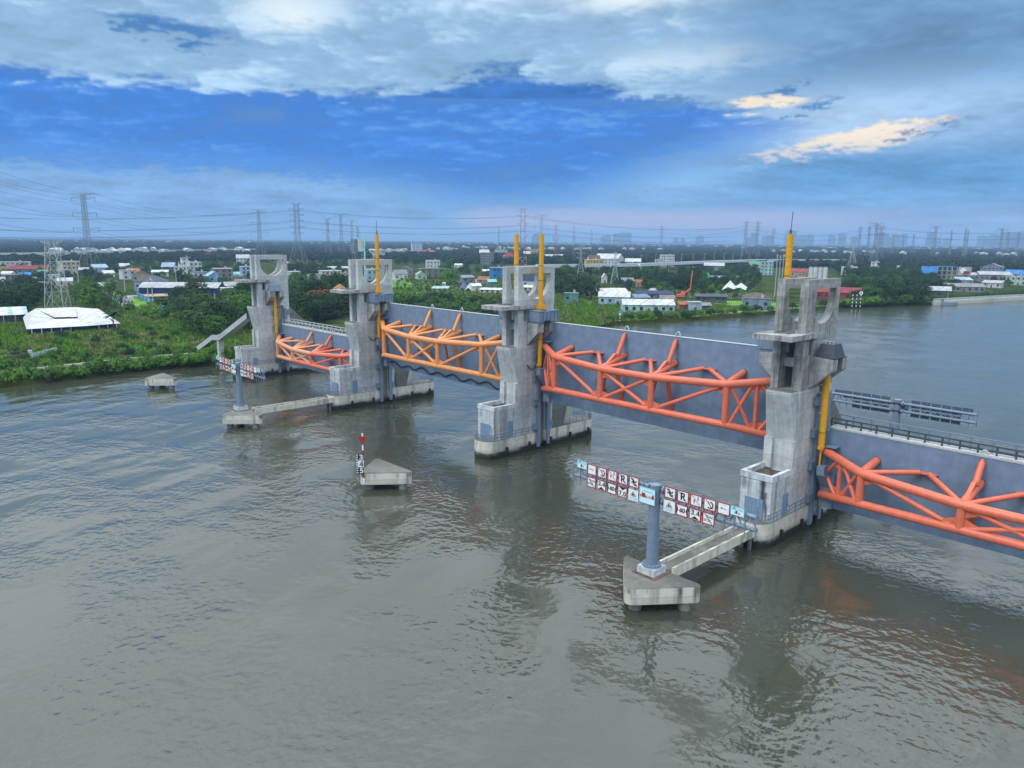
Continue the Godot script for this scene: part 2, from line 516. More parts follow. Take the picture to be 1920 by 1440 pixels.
# ripples: two crossing swells, wind chop and smoother patches, as one tangent map over 150 m
func river_material() -> void:
	var s := 2048
	var L := noise(0.0065, 3, 201).get_seamless_image(s, s / 3)      # long low swell, drawn out along one axis
	L.resize(s, s, Image.INTERPOLATE_CUBIC)
	var Sw := noise(0.02, 3, 207).get_seamless_image(s / 2, s)
	Sw.resize(s, s, Image.INTERPOLATE_CUBIC)
	var F := noise(0.06, 4, 211).get_seamless_image(s, s)
	var Pt := noise(0.0035, 3, 223).get_seamless_image(s, s)
	for im in [L, Sw, F, Pt]:
		im.convert(Image.FORMAT_L8)
	var l := L.get_data()
	var w := Sw.get_data()
	var f := F.get_data()
	var p := Pt.get_data()
	var h := PackedFloat32Array()
	h.resize(s * s)
	for i in s * s:
		var calm := smoothstep(70.0, 175.0, float(p[i]))
		h[i] = l[i] * 0.8 + (w[i] * 0.6 + f[i] * 0.42) * (0.12 + 0.88 * calm)
	var o := PackedByteArray()
	o.resize(s * s * 3)
	var k := RIPPLE
	for y in s:
		var up := ((y + s - 1) % s) * s
		var dn := ((y + 1) % s) * s
		var ro := y * s
		for x in s:
			var gx := (h[ro + (x + 1) % s] - h[ro + (x + s - 1) % s]) * k
			var gy := (h[dn + x] - h[up + x]) * k
			var d := 127.0 / sqrt(gx * gx + gy * gy + 1.0)
			var j := (ro + x) * 3
			o[j] = int(128.0 - gx * d)
			o[j + 1] = int(128.0 + gy * d)
			o[j + 2] = int(128.0 + d)
	var tex := ImageTexture.create_from_image(Image.create_from_data(s, s, false, Image.FORMAT_RGB8, o))
	var m := StandardMaterial3D.new()
	m.resource_name = "river"
	m.albedo_color = Color(0.045, 0.05, 0.034).linear_to_srgb()
	m.roughness = 0.11
	m.metallic_specular = 0.7
	m.normal_enabled = true
	m.normal_texture = tex
	m.normal_scale = 1.0
	M["river"] = m
	m = m.duplicate()
	m.normal_scale = 0.7
	m.roughness = 0.16
	M["upper_river"] = m


const RIPPLE := 0.0054


# ---------------------------------------------------------------- the towers
func rounded(hw: float, z0: float, z1: float, r: float) -> Array:   # plan outline (x, z), corners rounded
	var o := []
	for c in [[hw - r, z1 - r, 0.0], [-hw + r, z1 - r, 90.0], [-hw + r, z0 + r, 180.0], [hw - r, z0 + r, 270.0]]:
		for k in 7:
			var t := deg_to_rad(c[2] + 90.0 * k / 6.0)
			o.append(Vector2(c[0] + cos(t) * r, c[1] + sin(t) * r))
	return o


func railing(path: Array, hgt: float, gap: float, rails: int, parent: Node, m: Material, called := "railing", thick := 0.035) -> void:
	var s := mb()
	for i in path.size() - 1:
		var p: Vector3 = path[i]
		var q: Vector3 = path[i + 1]
		var n := maxi(1, roundi(p.distance_to(q) / gap))
		for k in n + (1 if i == path.size() - 2 else 0):
			var b := p.lerp(q, float(k) / n)
			s.bar(b, b + Vector3(0, hgt, 0), thick)
		for r in rails:
			var e := Vector3(0, hgt * (r + 1.0) / rails, 0)
			s.bar(p + e, q + e, thick * 0.85)
	put(called, s.mesh(), m, parent)


# side wall of the upper tower with its slot and the U-shaped opening: outlines in (z, y)
func side_wall(x0: float, x1: float, sh: Vector3) -> MB:
	var s := mb(0.4 if sh.z < 40 else 0.6)
	s.shift = sh
	if sh.z > 40:
		s.col = Color(0.86, 0.85, 0.83)
	var zf := 0.72
	var zb := -7.5
	s.box(Vector3(x0, 17.6, zb), Vector3(x1, 21.65, zf), 0.45)
	s.box(Vector3(x0, 21.65, -0.52), Vector3(x1, 23.5, zf), 0.45)
	s.box(Vector3(x0, 21.65, zb), Vector3(x1, 23.5, -1.36), 0.45)
	s.box(Vector3(x0, 23.5, zb), Vector3(x1, 24.9, zf), 0.45)
	var cz := -3.4
	var cy := 28.32
	var r := 3.15
	for half in [-1.0, 1.0]:
		var pts := []
		var edge := zf if half > 0 else zb
		pts.append(Vector2(cz, 24.9))
		pts.append(Vector2(edge, 24.9))
		pts.append(Vector2(edge, 30.3))
		pts.append(Vector2(cz, 30.3))
		pts.append(Vector2(cz, 29.22))
		pts.append(Vector2(cz + half * r, 29.22))
		for k in 13:
			var t := deg_to_rad(90.0 * k / 12.0)
			pts.append(Vector2(cz + half * r * cos(t), cy - r * sin(t)))
		s.prism(pts, x0, x1, 0, 0.6)
	return s


func tower(tx: float, label: String, raised_left: bool, raised_right: bool, hut_top: float) -> void:
	var t := thing("barrier_tower", label, "tower", Vector3(tx, 0, 0), 0.0, "gate towers of the barrier")
	var sh := Vector3(tx * 3.7, 0, tx)
	# pier in the water, cut by the gate slot
	var out := rounded(2.05, -18.7, 7.3, 1.55)
	var slot0 := -5.9
	var slot1 := -4.15
	var front := []
	var rear := []
	for p in out:
		if p.y > 0:
			front.append(p)
		else:
			rear.append(p)
	front.append(Vector2(-2.05, slot1))
	front.append(Vector2(2.05, slot1))
	rear.append(Vector2(2.05, slot0))
	rear.append(Vector2(-2.05, slot0))
	for part in [front, rear]:
		var s := mb(0.75, true)
		s.shift = sh
		s.prism(part, -2.0, 2.98, 1, 0.42, true, false)
		put("pier_base", s.mesh(), M.concrete_pier, t)
		var d := mb(0.35)
		d.shift = sh
		d.prism(part, 2.98, 3.02, 1)
		put("deck", d.mesh(), M.concrete_dark, t)
	var core := mb(0.8, true)
	core.shift = sh
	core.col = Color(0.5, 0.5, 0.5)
	core.box(Vector3(-1.35, -2, slot0 - 0.1), Vector3(1.35, 17.5, slot1 + 0.1), 0.8)
	put("slot_wall", core.mesh(), M.concrete_pier, t)
	# shaft
	var s := mb(0.35)
	s.shift = sh
	s.box(Vector3(-1.9, 3.02, -4.1), Vector3(1.9, 17.6, 0.72), 0.42)
	put("shaft", s.mesh(), M.concrete, t)
	s = mb(0.35)
	s.shift = sh
	s.box(Vector3(-1.85, 3.02, -7.5), Vector3(1.85, 17.6, -5.95), 0.42)
	put("rear_wall", s.mesh(), M.concrete_pale, t)
	# flared front that carries the upper chamber
	s = mb(0.4)
	s.shift = sh
	var prof := [[0.74, 11.7, 1.86, 1.5], [1.5, 14.6, 1.72, 1.5], [2.2, 17.1, 1.55, 1.5], [2.2, 17.58, 1.55, 1.5]]
	for i in 3:
		var a: Array = prof[i]
		var b: Array = prof[i + 1]
		s.grid(Vector3(-a[2], a[1], a[0]), Vector3(a[2] * 2, 0, 0), Vector3(a[2] - b[2], b[1] - a[1], b[0] - a[0]), 9, 7, Vector3(0, 0, 1))
		for e in [-1.0, 1.0]:
			s.face([Vector3(a[2] * e, a[1], 0.72), Vector3(a[2] * e, a[1], a[0]), Vector3(b[2] * e, b[1], b[0]), Vector3(b[2] * e, b[1], 0.72)], Vector3(e, 0, 0))
	put("flared_front", s.mesh(), M.concrete, t)
	var ledge := mb(0.6)
	ledge.shift = sh
	ledge.box(Vector3(-1.55, 17.58, 0.722), Vector3(1.55, 17.64, 2.2))
	put("ledge", ledge.mesh(), M.concrete_dark, t)
	for e in [-1.0, 1.0]:
		var b := mb(0.4)
		b.shift = sh
		b.box(Vector3(minf(e * 0.85, e * 1.86), hut_top - 0.5, 0.722), Vector3(maxf(e * 0.85, e * 1.86), 11.7, 1.15), 0.5)
		put("pilaster", b.mesh(), M.concrete, t)
	# hut on the nose of the pier
	s = mb(0.8)
	s.shift = sh
	if tx > 40:
		s.drips = [[0.95, 5.83, 0.3, 8.0, 3.2, 0.97], [0.7, 5.83, 0.25, 8.0, 4.5, 0.8], [-1.5, 5.83, 0.45, 8.0, 6.0, 0.6], [1.25, 5.83, 0.25, 6.5, 3.0, 0.7], [1.92, 2.0, 0.3, 8.0, 6.0, 0.3]]
	elif tx > -10:
		s.drips = [[-1.2, 5.83, 0.2, 8.0, 5.8, 0.45], [0.2, 5.83, 0.15, 8.0, 6.5, 0.4], [1.92, 1.6, 0.15, 8.0, 4.5, 0.5]]
	else:
		s.drips = [[-0.2, 5.83, 0.2, 8.0, 5.8, 0.45], [1.92, 3.2, 0.15, 8.0, 5.5, 0.5]]
	s.box(Vector3(-1.92, 3.02, 0.724), Vector3(1.92, hut_top - 0.7, 5.83), 0.17)
	put("hut", s.mesh(), M.concrete_pale, t)
	s = mb(0.9)
	s.shift = sh
	var hy := hut_top
	s.box(Vector3(-2.02, hy - 0.7, 5.45), Vector3(2.02, hy, 5.93), 0.4)
	s.box(Vector3(-2.02, hy - 0.7, 0.724), Vector3(-1.55, hy, 5.45), 0.4)
	s.box(Vector3(1.55, hy - 0.7, 0.724), Vector3(2.02, hy, 5.45), 0.4)
	put("parapet", s.mesh(), M.concrete_pale, t)
	s = mb()
	s.box(Vector3(-1.55, hy - 0.7, 1.16), Vector3(1.55, hy - 0.62, 5.45))
	put("wet_roof", s.mesh(), M.wet, t)
	s = mb()
	s.box(Vector3(-1.22, 3.1, 5.834), Vector3(1.02, hy - 2.95, 5.9))
	var door := put("door", s.mesh(), M.door, t)
	s = mb()
	for k in 5:
		s.box(Vector3(-1.22 + k * 0.45, 3.1, 5.9), Vector3(-1.19 + k * 0.45, hy - 2.95, 5.93))
	put("door_rib", s.mesh(), M.steel, door)
	s = mb()
	s.box(Vector3(1.924, 3.1, 1.7), Vector3(1.97, hy - 2.75, 2.93))
	door = put("door", s.mesh(), M.door, t)
	s = mb()
	s.cube(Vector3(2.0, 4.3, 1.85), Vector3(0.06, 0.25, 0.06))
	put("handle", s.mesh(), M.steel_dark, door)
	s = mb()
	s.pipe([Vector3(1.2, 5.4, 5.93), Vector3(1.45, 4.9, 6.0), Vector3(1.5, 3.05, 6.0)], 0.05, 6)
	put("drain_pipe", s.mesh(), M.steel_dark, t)
	# upper chamber: two side walls with front columns, beams and a ladder
	put("side_wall", side_wall(0.97, 1.87, sh).mesh(), M.concrete_stained if tx > 40 else M.concrete, t)
	put("side_wall", side_wall(-1.87, -0.93, sh).mesh(), M.concrete_stained if tx > 40 else M.concrete, t)
	s = mb(0.35)
	s.shift = sh
	s.box(Vector3(-0.93, 17.6, -3.2), Vector3(0.97, 23.7, -2.8), 0.6)
	put("back_wall", s.mesh(), M.concrete, t)
	s = mb(0.35)
	s.shift = sh
	s.box(Vector3(-0.93, 20.15, -1.2), Vector3(0.97, 21.2, -0.45), 0.5)
	put("cross_beam", s.mesh(), M.concrete, t)
	s = mb()
	for e in [0.35, 0.8]:
		s.bar(Vector3(e, 17.62, -0.28), Vector3(e, 24.0, -0.28), 0.035)
	for k in 20:
		s.bar(Vector3(0.35, 17.8 + k * 0.31, -0.28), Vector3(0.8, 17.8 + k * 0.31, -0.28), 0.025)
	put("ladder", s.mesh(), M.rail_grey, t)
	# platform
	s = mb(0.85)
	s.shift = sh
	s.box(Vector3(-2.26, 23.7, 0.724), Vector3(2.45, 24.3, 4.86), 0.35)
	s.box(Vector3(1.874, 23.7, -2.47), Vector3(2.45, 24.3, 0.724), 0.35)
	s.box(Vector3(-2.26, 23.7, -2.47), Vector3(-1.874, 24.3, 0.724), 0.35)
	s.box(Vector3(-0.926, 23.71, -7.4), Vector3(0.966, 24.28, 0.724), 0.5)
	put("platform", s.mesh(), M.concrete_stained, t)
	s = mb(0.6)
	s.shift = sh
	s.box(Vector3(-0.8, 24.3, 1.0), Vector3(0.85, 24.46, 1.15))
	s.box(Vector3(-0.8, 24.3, 2.5), Vector3(0.85, 24.46, 2.65))
	s.box(Vector3(-0.8, 24.3, 1.15), Vector3(-0.65, 24.46, 2.5))
	s.box(Vector3(0.7, 24.3, 1.15), Vector3(0.85, 24.46, 2.5))
	put("hatch_kerb", s.mesh(), M.concrete_dark, t)
	# forked corbels that hold the hoists, left and right
	for e in [-1.0, 1.0]:
		for zz in [[-2.45, -1.2], [-4.95, -3.8]]:
			var c := mb(0.7)
			c.shift = sh
			for k in 5:
				c.drips.append([e * (2.4 + 0.45 * k), zz[1], 0.16, 21.6, 18.4 + 1.2 * absf(stain.get_noise_2d(k * 40.0, tx + zz[0] * 9.0)), 0.85 if tx > 40 else 0.45])
			c.prism([Vector2(e * 1.88, 17.75), Vector2(e * 4.5, 20.05), Vector2(e * 4.5, 21.35), Vector2(e * 1.88, 21.5)], zz[0], zz[1], 2, 0.25)
			put("corbel", c.mesh(), M.concrete_stained, t)
		var raised := raised_right if e > 0 else raised_left
		if raised:
			var b := mb()
			for zz in [[-2.35, -1.15], [-5.5, -3.9]]:
				b.box(Vector3(minf(e * 2.3, e * 4.75), 21.75, zz[0]), Vector3(maxf(e * 2.3, e * 4.75), 23.4, zz[1]))
			b.box(Vector3(minf(e * 3.75, e * 4.72), 21.9, -3.9), Vector3(maxf(e * 3.75, e * 4.72), 23.38, -2.35))
			b.box(Vector3(minf(e * 2.35, e * 4.6), 21.42, -2.25), Vector3(maxf(e * 2.35, e * 4.6), 21.75, -1.3))
			b.box(Vector3(minf(e * 2.35, e * 4.6), 21.42, -5.0), Vector3(maxf(e * 2.35, e * 4.6), 21.75, -4.0))
			var box := put("trunnion_box", b.mesh(), M.steel, t)
			for k in 6:
				var rb := mb()
				var rz := -1.25 - k * 0.83
				rb.box(Vector3(minf(e * 4.752, e * 4.87), 21.8, rz - 0.05), Vector3(maxf(e * 4.752, e * 4.87), 23.36, rz + 0.05))
				put("rib", rb.mesh(), M.steel, box)
			var lip := mb()
			lip.box(Vector3(minf(e * 2.2, e * 4.9), 23.402, -5.6), Vector3(maxf(e * 2.2, e * 4.9), 23.46, -3.75))
			lip.box(Vector3(minf(e * 2.2, e * 4.9), 23.402, -2.5), Vector3(maxf(e * 2.2, e * 4.9), 23.46, -1.05))
			put("top_flange", lip.mesh(), M.steel, box)
		else:
			var b := mb()
			var x0 := 2.2
			var x1 := 4.4
			var lo := [Vector3(e * x0, 21.55, -1.7), Vector3(e * x1, 21.55, -1.7), Vector3(e * x1, 21.55, -4.5), Vector3(e * x0, 21.55, -4.5)]
			var hi := [Vector3(e * (x0 + 0.3), 23.0, -2.1), Vector3(e * (x1 - 0.35), 23.0, -2.1), Vector3(e * (x1 - 0.35), 23.0, -4.1), Vector3(e * (x0 + 0.3), 23.0, -4.1)]
			var mid := Vector3(e * 3.3, 22.2, -3.1)
			for i in 4:
				var j := (i + 1) % 4
				b.face([lo[i], lo[j], hi[j], hi[i]], (lo[i] + lo[j]) / 2 - mid)
			b.face(hi, Vector3.UP)
			b.face(lo, Vector3.DOWN)
			b.box(Vector3(minf(e * 2.0, e * 4.55), 21.43, -4.7), Vector3(maxf(e * 2.0, e * 4.55), 21.55, -1.5))
			var cap := put("hoist_cap", b.mesh(), M.steel_dark if tx > 40 else M.steel, t)
			var g := mb()
			for k in 4:
				g.bar(Vector3(e * (2.6 + k * 0.45), 23.0, -2.2), Vector3(e * (2.6 + k * 0.45), 23.35, -2.2), 0.05)
			g.bar(Vector3(e * 2.5, 23.35, -2.2), Vector3(e * 4.05, 23.35, -2.2), 0.05)
			put("lifting_eye", g.mesh(), M.rail_grey, cap)
	# steel gate guides with their brackets, both sides
	for e in [-1.0, 1.0]:
		for zz in [[-4.14, -3.62], [-6.45, -5.92]]:
			var g := mb()
			g.box(Vector3(minf(e * 1.75, e * 2.32), 0.4 if zz[0] > -5 else 1.0, zz[0]), Vector3(maxf(e * 1.75, e * 2.32), 16.9, zz[1]))
			g.box(Vector3(minf(e * 2.32, e * 2.42), 0.6, zz[0] - 0.06), Vector3(maxf(e * 2.32, e * 2.42), 16.8, zz[1] + 0.06))
			var guide := put("gate_guide", g.mesh(), M.steel, t)
			for y in [4.0, 8.1, 12.1, 16.0]:
				var k := mb()
				var zc: float = zz[1] + 0.4 if zz[0] > -5 else zz[0] - 0.4
				k.cube(Vector3(e * 2.12, y, zc), Vector3(0.48, 0.75, 0.8))
				k.cube(Vector3(e * 2.1, y + 0.45, zc), Vector3(0.62, 0.09, 0.95))
				k.cube(Vector3(e * 2.1, y - 0.45, zc), Vector3(0.62, 0.09, 0.95))
				put("bracket", k.mesh(), M.steel, guide)
	# raking rear leg behind the gate
	s = mb(0.6)
	s.shift = sh
	s.prism([Vector2(-8.7, 3.02), Vector2(-11.6, 3.02), Vector2(-13.4, 10.5), Vector2(-13.4, 12.0), Vector2(-7.5, 17.6), Vector2(-7.5, 9.0)], -1.1, 1.1, 0, 0.6)
	put("rear_leg", s.mesh(), M.concrete_dark, t)
	s = mb(0.6)
	s.shift = sh
	s.prism([Vector2(-11.0, 3.02), Vector2(-12.2, 3.02), Vector2(-14.1, 10.7), Vector2(-12.9, 10.7)], -1.4, 1.4, 0, 0.6)
	put("rear_strut", s.mesh(), M.concrete_pier, t)
	# deck railings round the nose and the tail, fenders on the flanks
	var rim := rounded(1.93, -18.55, 7.15, 1.5)
	var path := [Vector3(1.93, 3.0, -3.3)]
	for p in rim:
		if p.y > 0:
			path.append(Vector3(p.x, 3.0, p.y))
	path.append(Vector3(-1.93, 3.0, -3.3))
	railing(path, 1.0, 1.6, 2, t, M.rail)
	path = [Vector3(-1.93, 3.0, -6.8)]
	for p in rim:
		if p.y < 0:
			path.append(Vector3(p.x, 3.0, p.y))
	path.append(Vector3(1.93, 3.0, -6.8))
	railing(path, 1.0, 1.6, 3, t, M.rail)
	for e in [-1.0, 1.0]:
		for z in [3.2, -1.9, -7.0, -11.85, -16.65]:
			var f := mb()
			f.cube(Vector3(e * 2.2, 1.15, z), Vector3(0.34, 0.95, 0.36))
			put("fender", f.mesh(), M.rubber, t)
	if tx == -47.0 or tx == 0.0:
		# black hoist hose hanging in a loop from the shaft
		var hs := mb()
		var pts := []
		for k in 9:
			var u := k / 8.0
			pts.append(Vector3(2.1 + 0.2 * u, 14.6 - 1.0 * sin(u * PI) + 0.3 * u, -1.2 - 2.2 * u))
		hs.pipe(pts, 0.08, 6)
		put("hose", hs.mesh(), M.rubber, t)
	if tx < -90:
		var lp := mb()
		lp.cube(Vector3(0.9, hut_top + 0.1, 5.9), Vector3(0.3, 0.3, 0.2))
		put("floodlight", lp.mesh(), M.steel_dark, t)


# ---------------------------------------------------------------- hydraulic hoists
func cylinder(x: float, low: float, high: float, rod: float, label: String, antenna: bool, foot: bool) -> void:
	var o := thing("hoist_cylinder", label, "hydraulic cylinder", Vector3(x, 0, -3.15), 0.0, "yellow hoist cylinders")
	var s := mb()
	s.tube(Vector3(0, low, 0), Vector3(0, high, 0), 0.37, 20)
	put("barrel", s.mesh(), M.yellow, o)
	var y := low + 1.7
	while y < high - 0.8:
		var r := mb()
		r.tube(Vector3(0, y - 0.04, 0), Vector3(0, y + 0.04, 0), 0.392, 20)
		r.bar(Vector3(-0.36, y - 0.1, 0.2), Vector3(-0.36, y + 0.1, 0.2), 0.08)
		put("joint_ring", r.mesh(), M.steel_dark if fmod(y, 3.0) < 1.2 else M.yellow, o)
		y += 2.35
	s = mb()
	s.tube(Vector3(0, low, 0), Vector3(0, low - 0.55, 0), 0.4, 16, 0.2)
	s.cube(Vector3(0.0, low - 0.15, 0.32), Vector3(0.4, 0.35, 0.4))
	put("lower_head", s.mesh(), M.yellow, o)
	s = mb()
	s.tube(Vector3(0, rod, 0), Vector3(0, low - 0.4, 0), 0.13, 12)
	put("rod", s.mesh(), M.yellow, o)
	if foot:
		s = mb()
		s.cube(Vector3(0, 23.95, 0), Vector3(0.95, 0.75, 0.95))
		s.cube(Vector3(signf(x) * 0.4, 23.9, -0.2), Vector3(0.5, 0.6, 0.9))
		put("foot", s.mesh(), M.yellow, o)
	if antenna:
		s = mb()
		s.tube(Vector3(0, high, 0), Vector3(0, high + 0.5, 0), 0.12, 8)
		s.bar(Vector3(0, high + 0.4, 0), Vector3(0.1, high + 2.6, 0), 0.03)
		put("lightning_rod", s.mesh(), M.steel_dark, o)


# ---------------------------------------------------------------- the lifting gates
func gate(x: float, y0: float, y1: float, tall: bool, label: String, c_left: Material, c_right: Material) -> Node3D:
	var g := thing("lifting_gate", label, "lifting gate", Vector3(x, 0, 0), 0.0, "lifting gates of the barrier")
	var L := 20.6
	var zs := -4.6
	var s := mb()
	s.grime = 0.12
	s.box(Vector3(-L, y0, zs - 0.55), Vector3(L, y1, zs), 1.2)
	put("skin_plate", s.mesh(), M.skin, g)
	s = mb()
	s.box(Vector3(-L, y1 + 0.003, zs - 0.7), Vector3(L, y1 + 0.07, zs + 0.06))
	put("top_flange", s.mesh(), M.walkway if not tall else M.rail_grey, g)
	for k in 8:                                            # ribs and end frames on the upstream face
		s = mb()
		var rx := -L + 0.3 + (2 * L - 0.6) * k / 7.0
		s.box(Vector3(rx - 0.15, y0 + 0.2, zs - 1.35), Vector3(rx + 0.15, y1 - 0.2, zs - 0.553))
		put("rear_rib", s.mesh(), M.steel, g)
	var H := y1 - y0
	var X := [-20.75, -14.95, -4.47, 4.47, 14.95, 20.75]
	var Z := [-4.1, -0.55, 0.85, 0.85, -0.55, -4.1]
	var T := [17.72, 16.8, 16.4, 16.4, 16.8, 17.72] if tall else [10.0, 9.25, 8.75, 8.75, 9.25, 10.0]
	var B := [10.45, 11.6, 11.95, 11.95, 11.6, 10.45] if tall else [4.55, 5.75, 6.2, 6.2, 5.75, 4.55]
	var cy := 17.8 if tall else 9.85
	var top := []
	var bot := []
	for i in 6:
		top.append(Vector3(X[i], T[i], Z[i]))
		bot.append(Vector3(X[i], B[i], Z[i]))
	var split := 3
	for r in [["top_chord", top, 0.5], ["bottom_chord", bot, 0.47]]:
		for i in 5:
			var tb := mb()
			var p: Vector3 = r[1][i]
			var q: Vector3 = r[1][i + 1]
			var d := (q - p).normalized()
			tb.tube(p - d * (0.0 if i == 0 else 0.08), q + d * (0.0 if i == 4 else 0.08), r[2], 22)
			tb.pipe([p - d * 0.02, p + d * 0.05], r[2] * 1.004, 22)
			put(r[0], tb.mesh(), c_left if i < split - (1 if r[0] == "bottom_chord" else 0) else c_right, g)
	for i in range(1, 5):
		var m: Material = c_left if X[i] < 3.0 else c_right
		var tb := mb()
		tb.tube(top[i], bot[i], 0.43, 18)
		put("post", tb.mesh(), m, g)
		# main strut back to the skin, with its oblique foot
		var c := Vector3(X[i], cy, zs)
		tb = mb()
		tb.tube(top[i] + Vector3(0, 0.1, -0.2), c + Vector3(0, 0.08, 0.05), 0.46, 18)
		put("main_strut", tb.mesh(), m, g)
		tb = mb()
		tb.tube(c + Vector3(0, 0.08, 0.14), c + Vector3(0, 0.08, 0.003), 0.485, 18)
		put("strut_foot", tb.mesh(), M.steel_dark, g)
		if i == 2 or i == 3:
			# raking strut up to the crest with its gusset and lifting lug
			var a: Vector3 = top[i].lerp(c, 0.66) + Vector3(0, 0.55, 0)
			var e := Vector3(X[i], y1 - 0.25, zs + 0.12)
			tb = mb()
			tb.tube(a, e.lerp(a, 0.14), 0.33, 16)
			tb.tube(e.lerp(a, 0.14), e, 0.33, 16, 0.1)
			put("crest_strut", tb.mesh(), m, g)
			tb = mb()
			tb.prism([Vector2(top[i].z - 0.6, top[i].y + 0.3), Vector2(a.z - 1.1, a.y - 0.35), Vector2(a.z - 0.3, a.y + 0.5), Vector2(a.z + 0.6, a.y + 0.45)], X[i] - 0.2, X[i] + 0.2, 0)
			put("gusset", tb.mesh(), m, g)
			tb = mb()
			var lug := []
			for k in 9:
				var an := PI * k / 8.0
				lug.append(Vector3(X[i] + 0.35 * cos(an), y1 + 0.1 + 0.6 * sin(an), zs - 0.2))
			tb.pipe(lug, 0.1, 6)
			put("lifting_lug", tb.mesh(), M.rail_grey, g)
			# struts down to the lower skin
			tb = mb()
			tb.tube(top[i].lerp(c, 0.6), Vector3(X[i] - 0.4, B[i] - 0.85, zs), 0.36, 14)
			put("lower_strut", tb.mesh(), m, g)
			if not tall:
				continue
			tb = mb()
			tb.tube(top[i].lerp(c, 0.3) + Vector3(-0.2, 0, 0), Vector3(X[i] - 4.0, B[i] - 0.1, zs), 0.24, 12)
			put("lower_brace", tb.mesh(), m, g)
	# flat bracing between the chord and the skin
	for i in range(1, 4):
		var mx: float = (X[i] + X[i + 1]) / 2.0
		var c := Vector3(mx, cy - 0.08, zs + 0.1)
		var m: Material = c_left if mx < 3.0 else c_right
		for e in [top[i], top[i + 1]]:
			var tb := mb()
			tb.tube(e + Vector3(signf(mx - e.x) * 0.3, 0.15, -0.3), c + Vector3(signf(e.x - mx) * 0.5, 0, 0.35), 0.29, 14)
			put("skin_brace", tb.mesh(), m, g)
		var gs := mb()
		gs.prism([Vector2(mx - 1.3, zs + 0.02), Vector2(mx + 1.3, zs + 0.02), Vector2(mx + 1.0, zs + 0.75), Vector2(mx - 1.0, zs + 0.75)], cy - 0.13, cy - 0.05, 1)
		put("gusset", gs.mesh(), m, g)
	# diagonals in the curved front truss
	var D := [[1, 2, 0], [2, 3, 0], [2, 3, 1], [3, 4, 1]]
	for d in D:
		var p: Vector3 = (top if d[2] == 0 else bot)[d[0]]
		var q: Vector3 = (bot if d[2] == 0 else top)[d[1]]
		var n := (q - p).normalized()
		var off := Vector3(0, 0, 0.3 if d[2] == 0 and d[0] == 2 else -0.05)
		var a := p + n * 1.0
		var b := q - n * 1.0
		var m: Material = c_left if (p.x + q.x) / 2 < 3.0 else c_right
		var tb := mb()
		tb.tube(a, b, 0.27, 14)
		put("diagonal", tb.mesh(), m, g)
		for e in [[p, n], [q, -n]]:
			var w: Vector3 = e[1]
			var up := Vector3(0, 1, 0)
			var base: Vector3 = e[0]
			var k := mb()
			var sd := signf(w.y)
			k.prism([Vector2(base.x, base.y), Vector2(base.x + w.x * 1.9, base.y + sd * 0.25), Vector2(base.x + w.x * 1.6, base.y + w.y * 1.6 + sd * 0.32), Vector2(base.x, base.y + sd * 1.35)], base.z - 0.05, base.z + 0.05, 2)
			put("gusset", k.mesh(), m, g)
	# end panels between the last post and the gate frame
	for e in [0, 1]:
		var i := 1 if e == 0 else 4
		var j := 0 if e == 0 else 5
		var m: Material = c_left if e == 0 else c_right
		var f := 0.54
		var pt: Vector3 = top[i].lerp(top[j], f)
		var pb: Vector3 = bot[i].lerp(bot[j], f)
		var pe: Vector3 = top[i].lerp(top[j], 0.93)
		var qe: Vector3 = bot[i].lerp(bot[j], 0.93)
		var mid := (pe + qe) / 2.0
		for seg in [[pt, pb, 0.27], [top[i].lerp(pt, 0.12), pb.lerp(bot[i], 0.12), 0.24], [bot[i].lerp(pb, 0.12) , pt.lerp(top[i], 0.12), 0.24], [pt.lerp(pe, 0.12), mid, 0.24], [pb.lerp(qe, 0.12), mid, 0.24]]:
			var tb := mb()
			tb.tube(seg[0], seg[1], seg[2], 14)
			put("end_brace", tb.mesh(), m, g)
		for c in [pt, pb]:
			var k := mb()
			k.obox(c + Vector3(0, -0.75 * signf(c.y - (pt.y + pb.y) / 2), 0), (top[j] - top[i]).normalized() * 1.0, Vector3(0, 0.35, 0), Vector3(0, 0, 0.04))
			put("gusset", k.mesh(), m, g)
		# end girder with the hoist bracket
		var sx := -1.0 if e == 0 else 1.0
		s = mb()
		s.box(Vector3(minf(sx * 20.62, sx * 21.1), y0 - 0.05, zs - 1.0), Vector3(maxf(sx * 20.62, sx * 21.1), y1 - 0.3, zs + 0.2))
		s.box(Vector3(minf(sx * 19.4, sx * 20.6), y0 + 0.05, zs + 0.004), Vector3(maxf(sx * 19.4, sx * 20.6), B[0] + 2.6, zs + 0.5))
		put("end_girder", s.mesh(), M.steel, g)
		s = mb()
		s.box(Vector3(minf(sx * 19.2, sx * 20.5), T[0] + 0.62, zs + 0.01), Vector3(maxf(sx * 19.2, sx * 20.5), T[0] + 0.72, zs + 1.2))
		s.box(Vector3(minf(sx * 19.75, sx * 19.95), T[0] + 0.2, zs + 0.01), Vector3(maxf(sx * 19.75, sx * 19.95), T[0] + 0.62, zs + 0.9))
		put("chord_bracket", s.mesh(), M.steel, g)
		s = mb()
		var hb := 14.1 if tall else 8.5
		s.box(Vector3(minf(sx * 20.0, sx * 20.9), hb - 1.2, -3.75), Vector3(maxf(sx * 20.0, sx * 20.9), hb - 0.1, -2.6))
		s.prism([Vector2(-4.5, hb - 1.2), Vector2(-2.6, hb - 1.2), Vector2(-4.0, hb - 2.9), Vector2(-4.5, hb - 3.0)], sx * 19.9, sx * 20.9, 0)
		put("hoist_bracket", s.mesh(), M.steel, g)
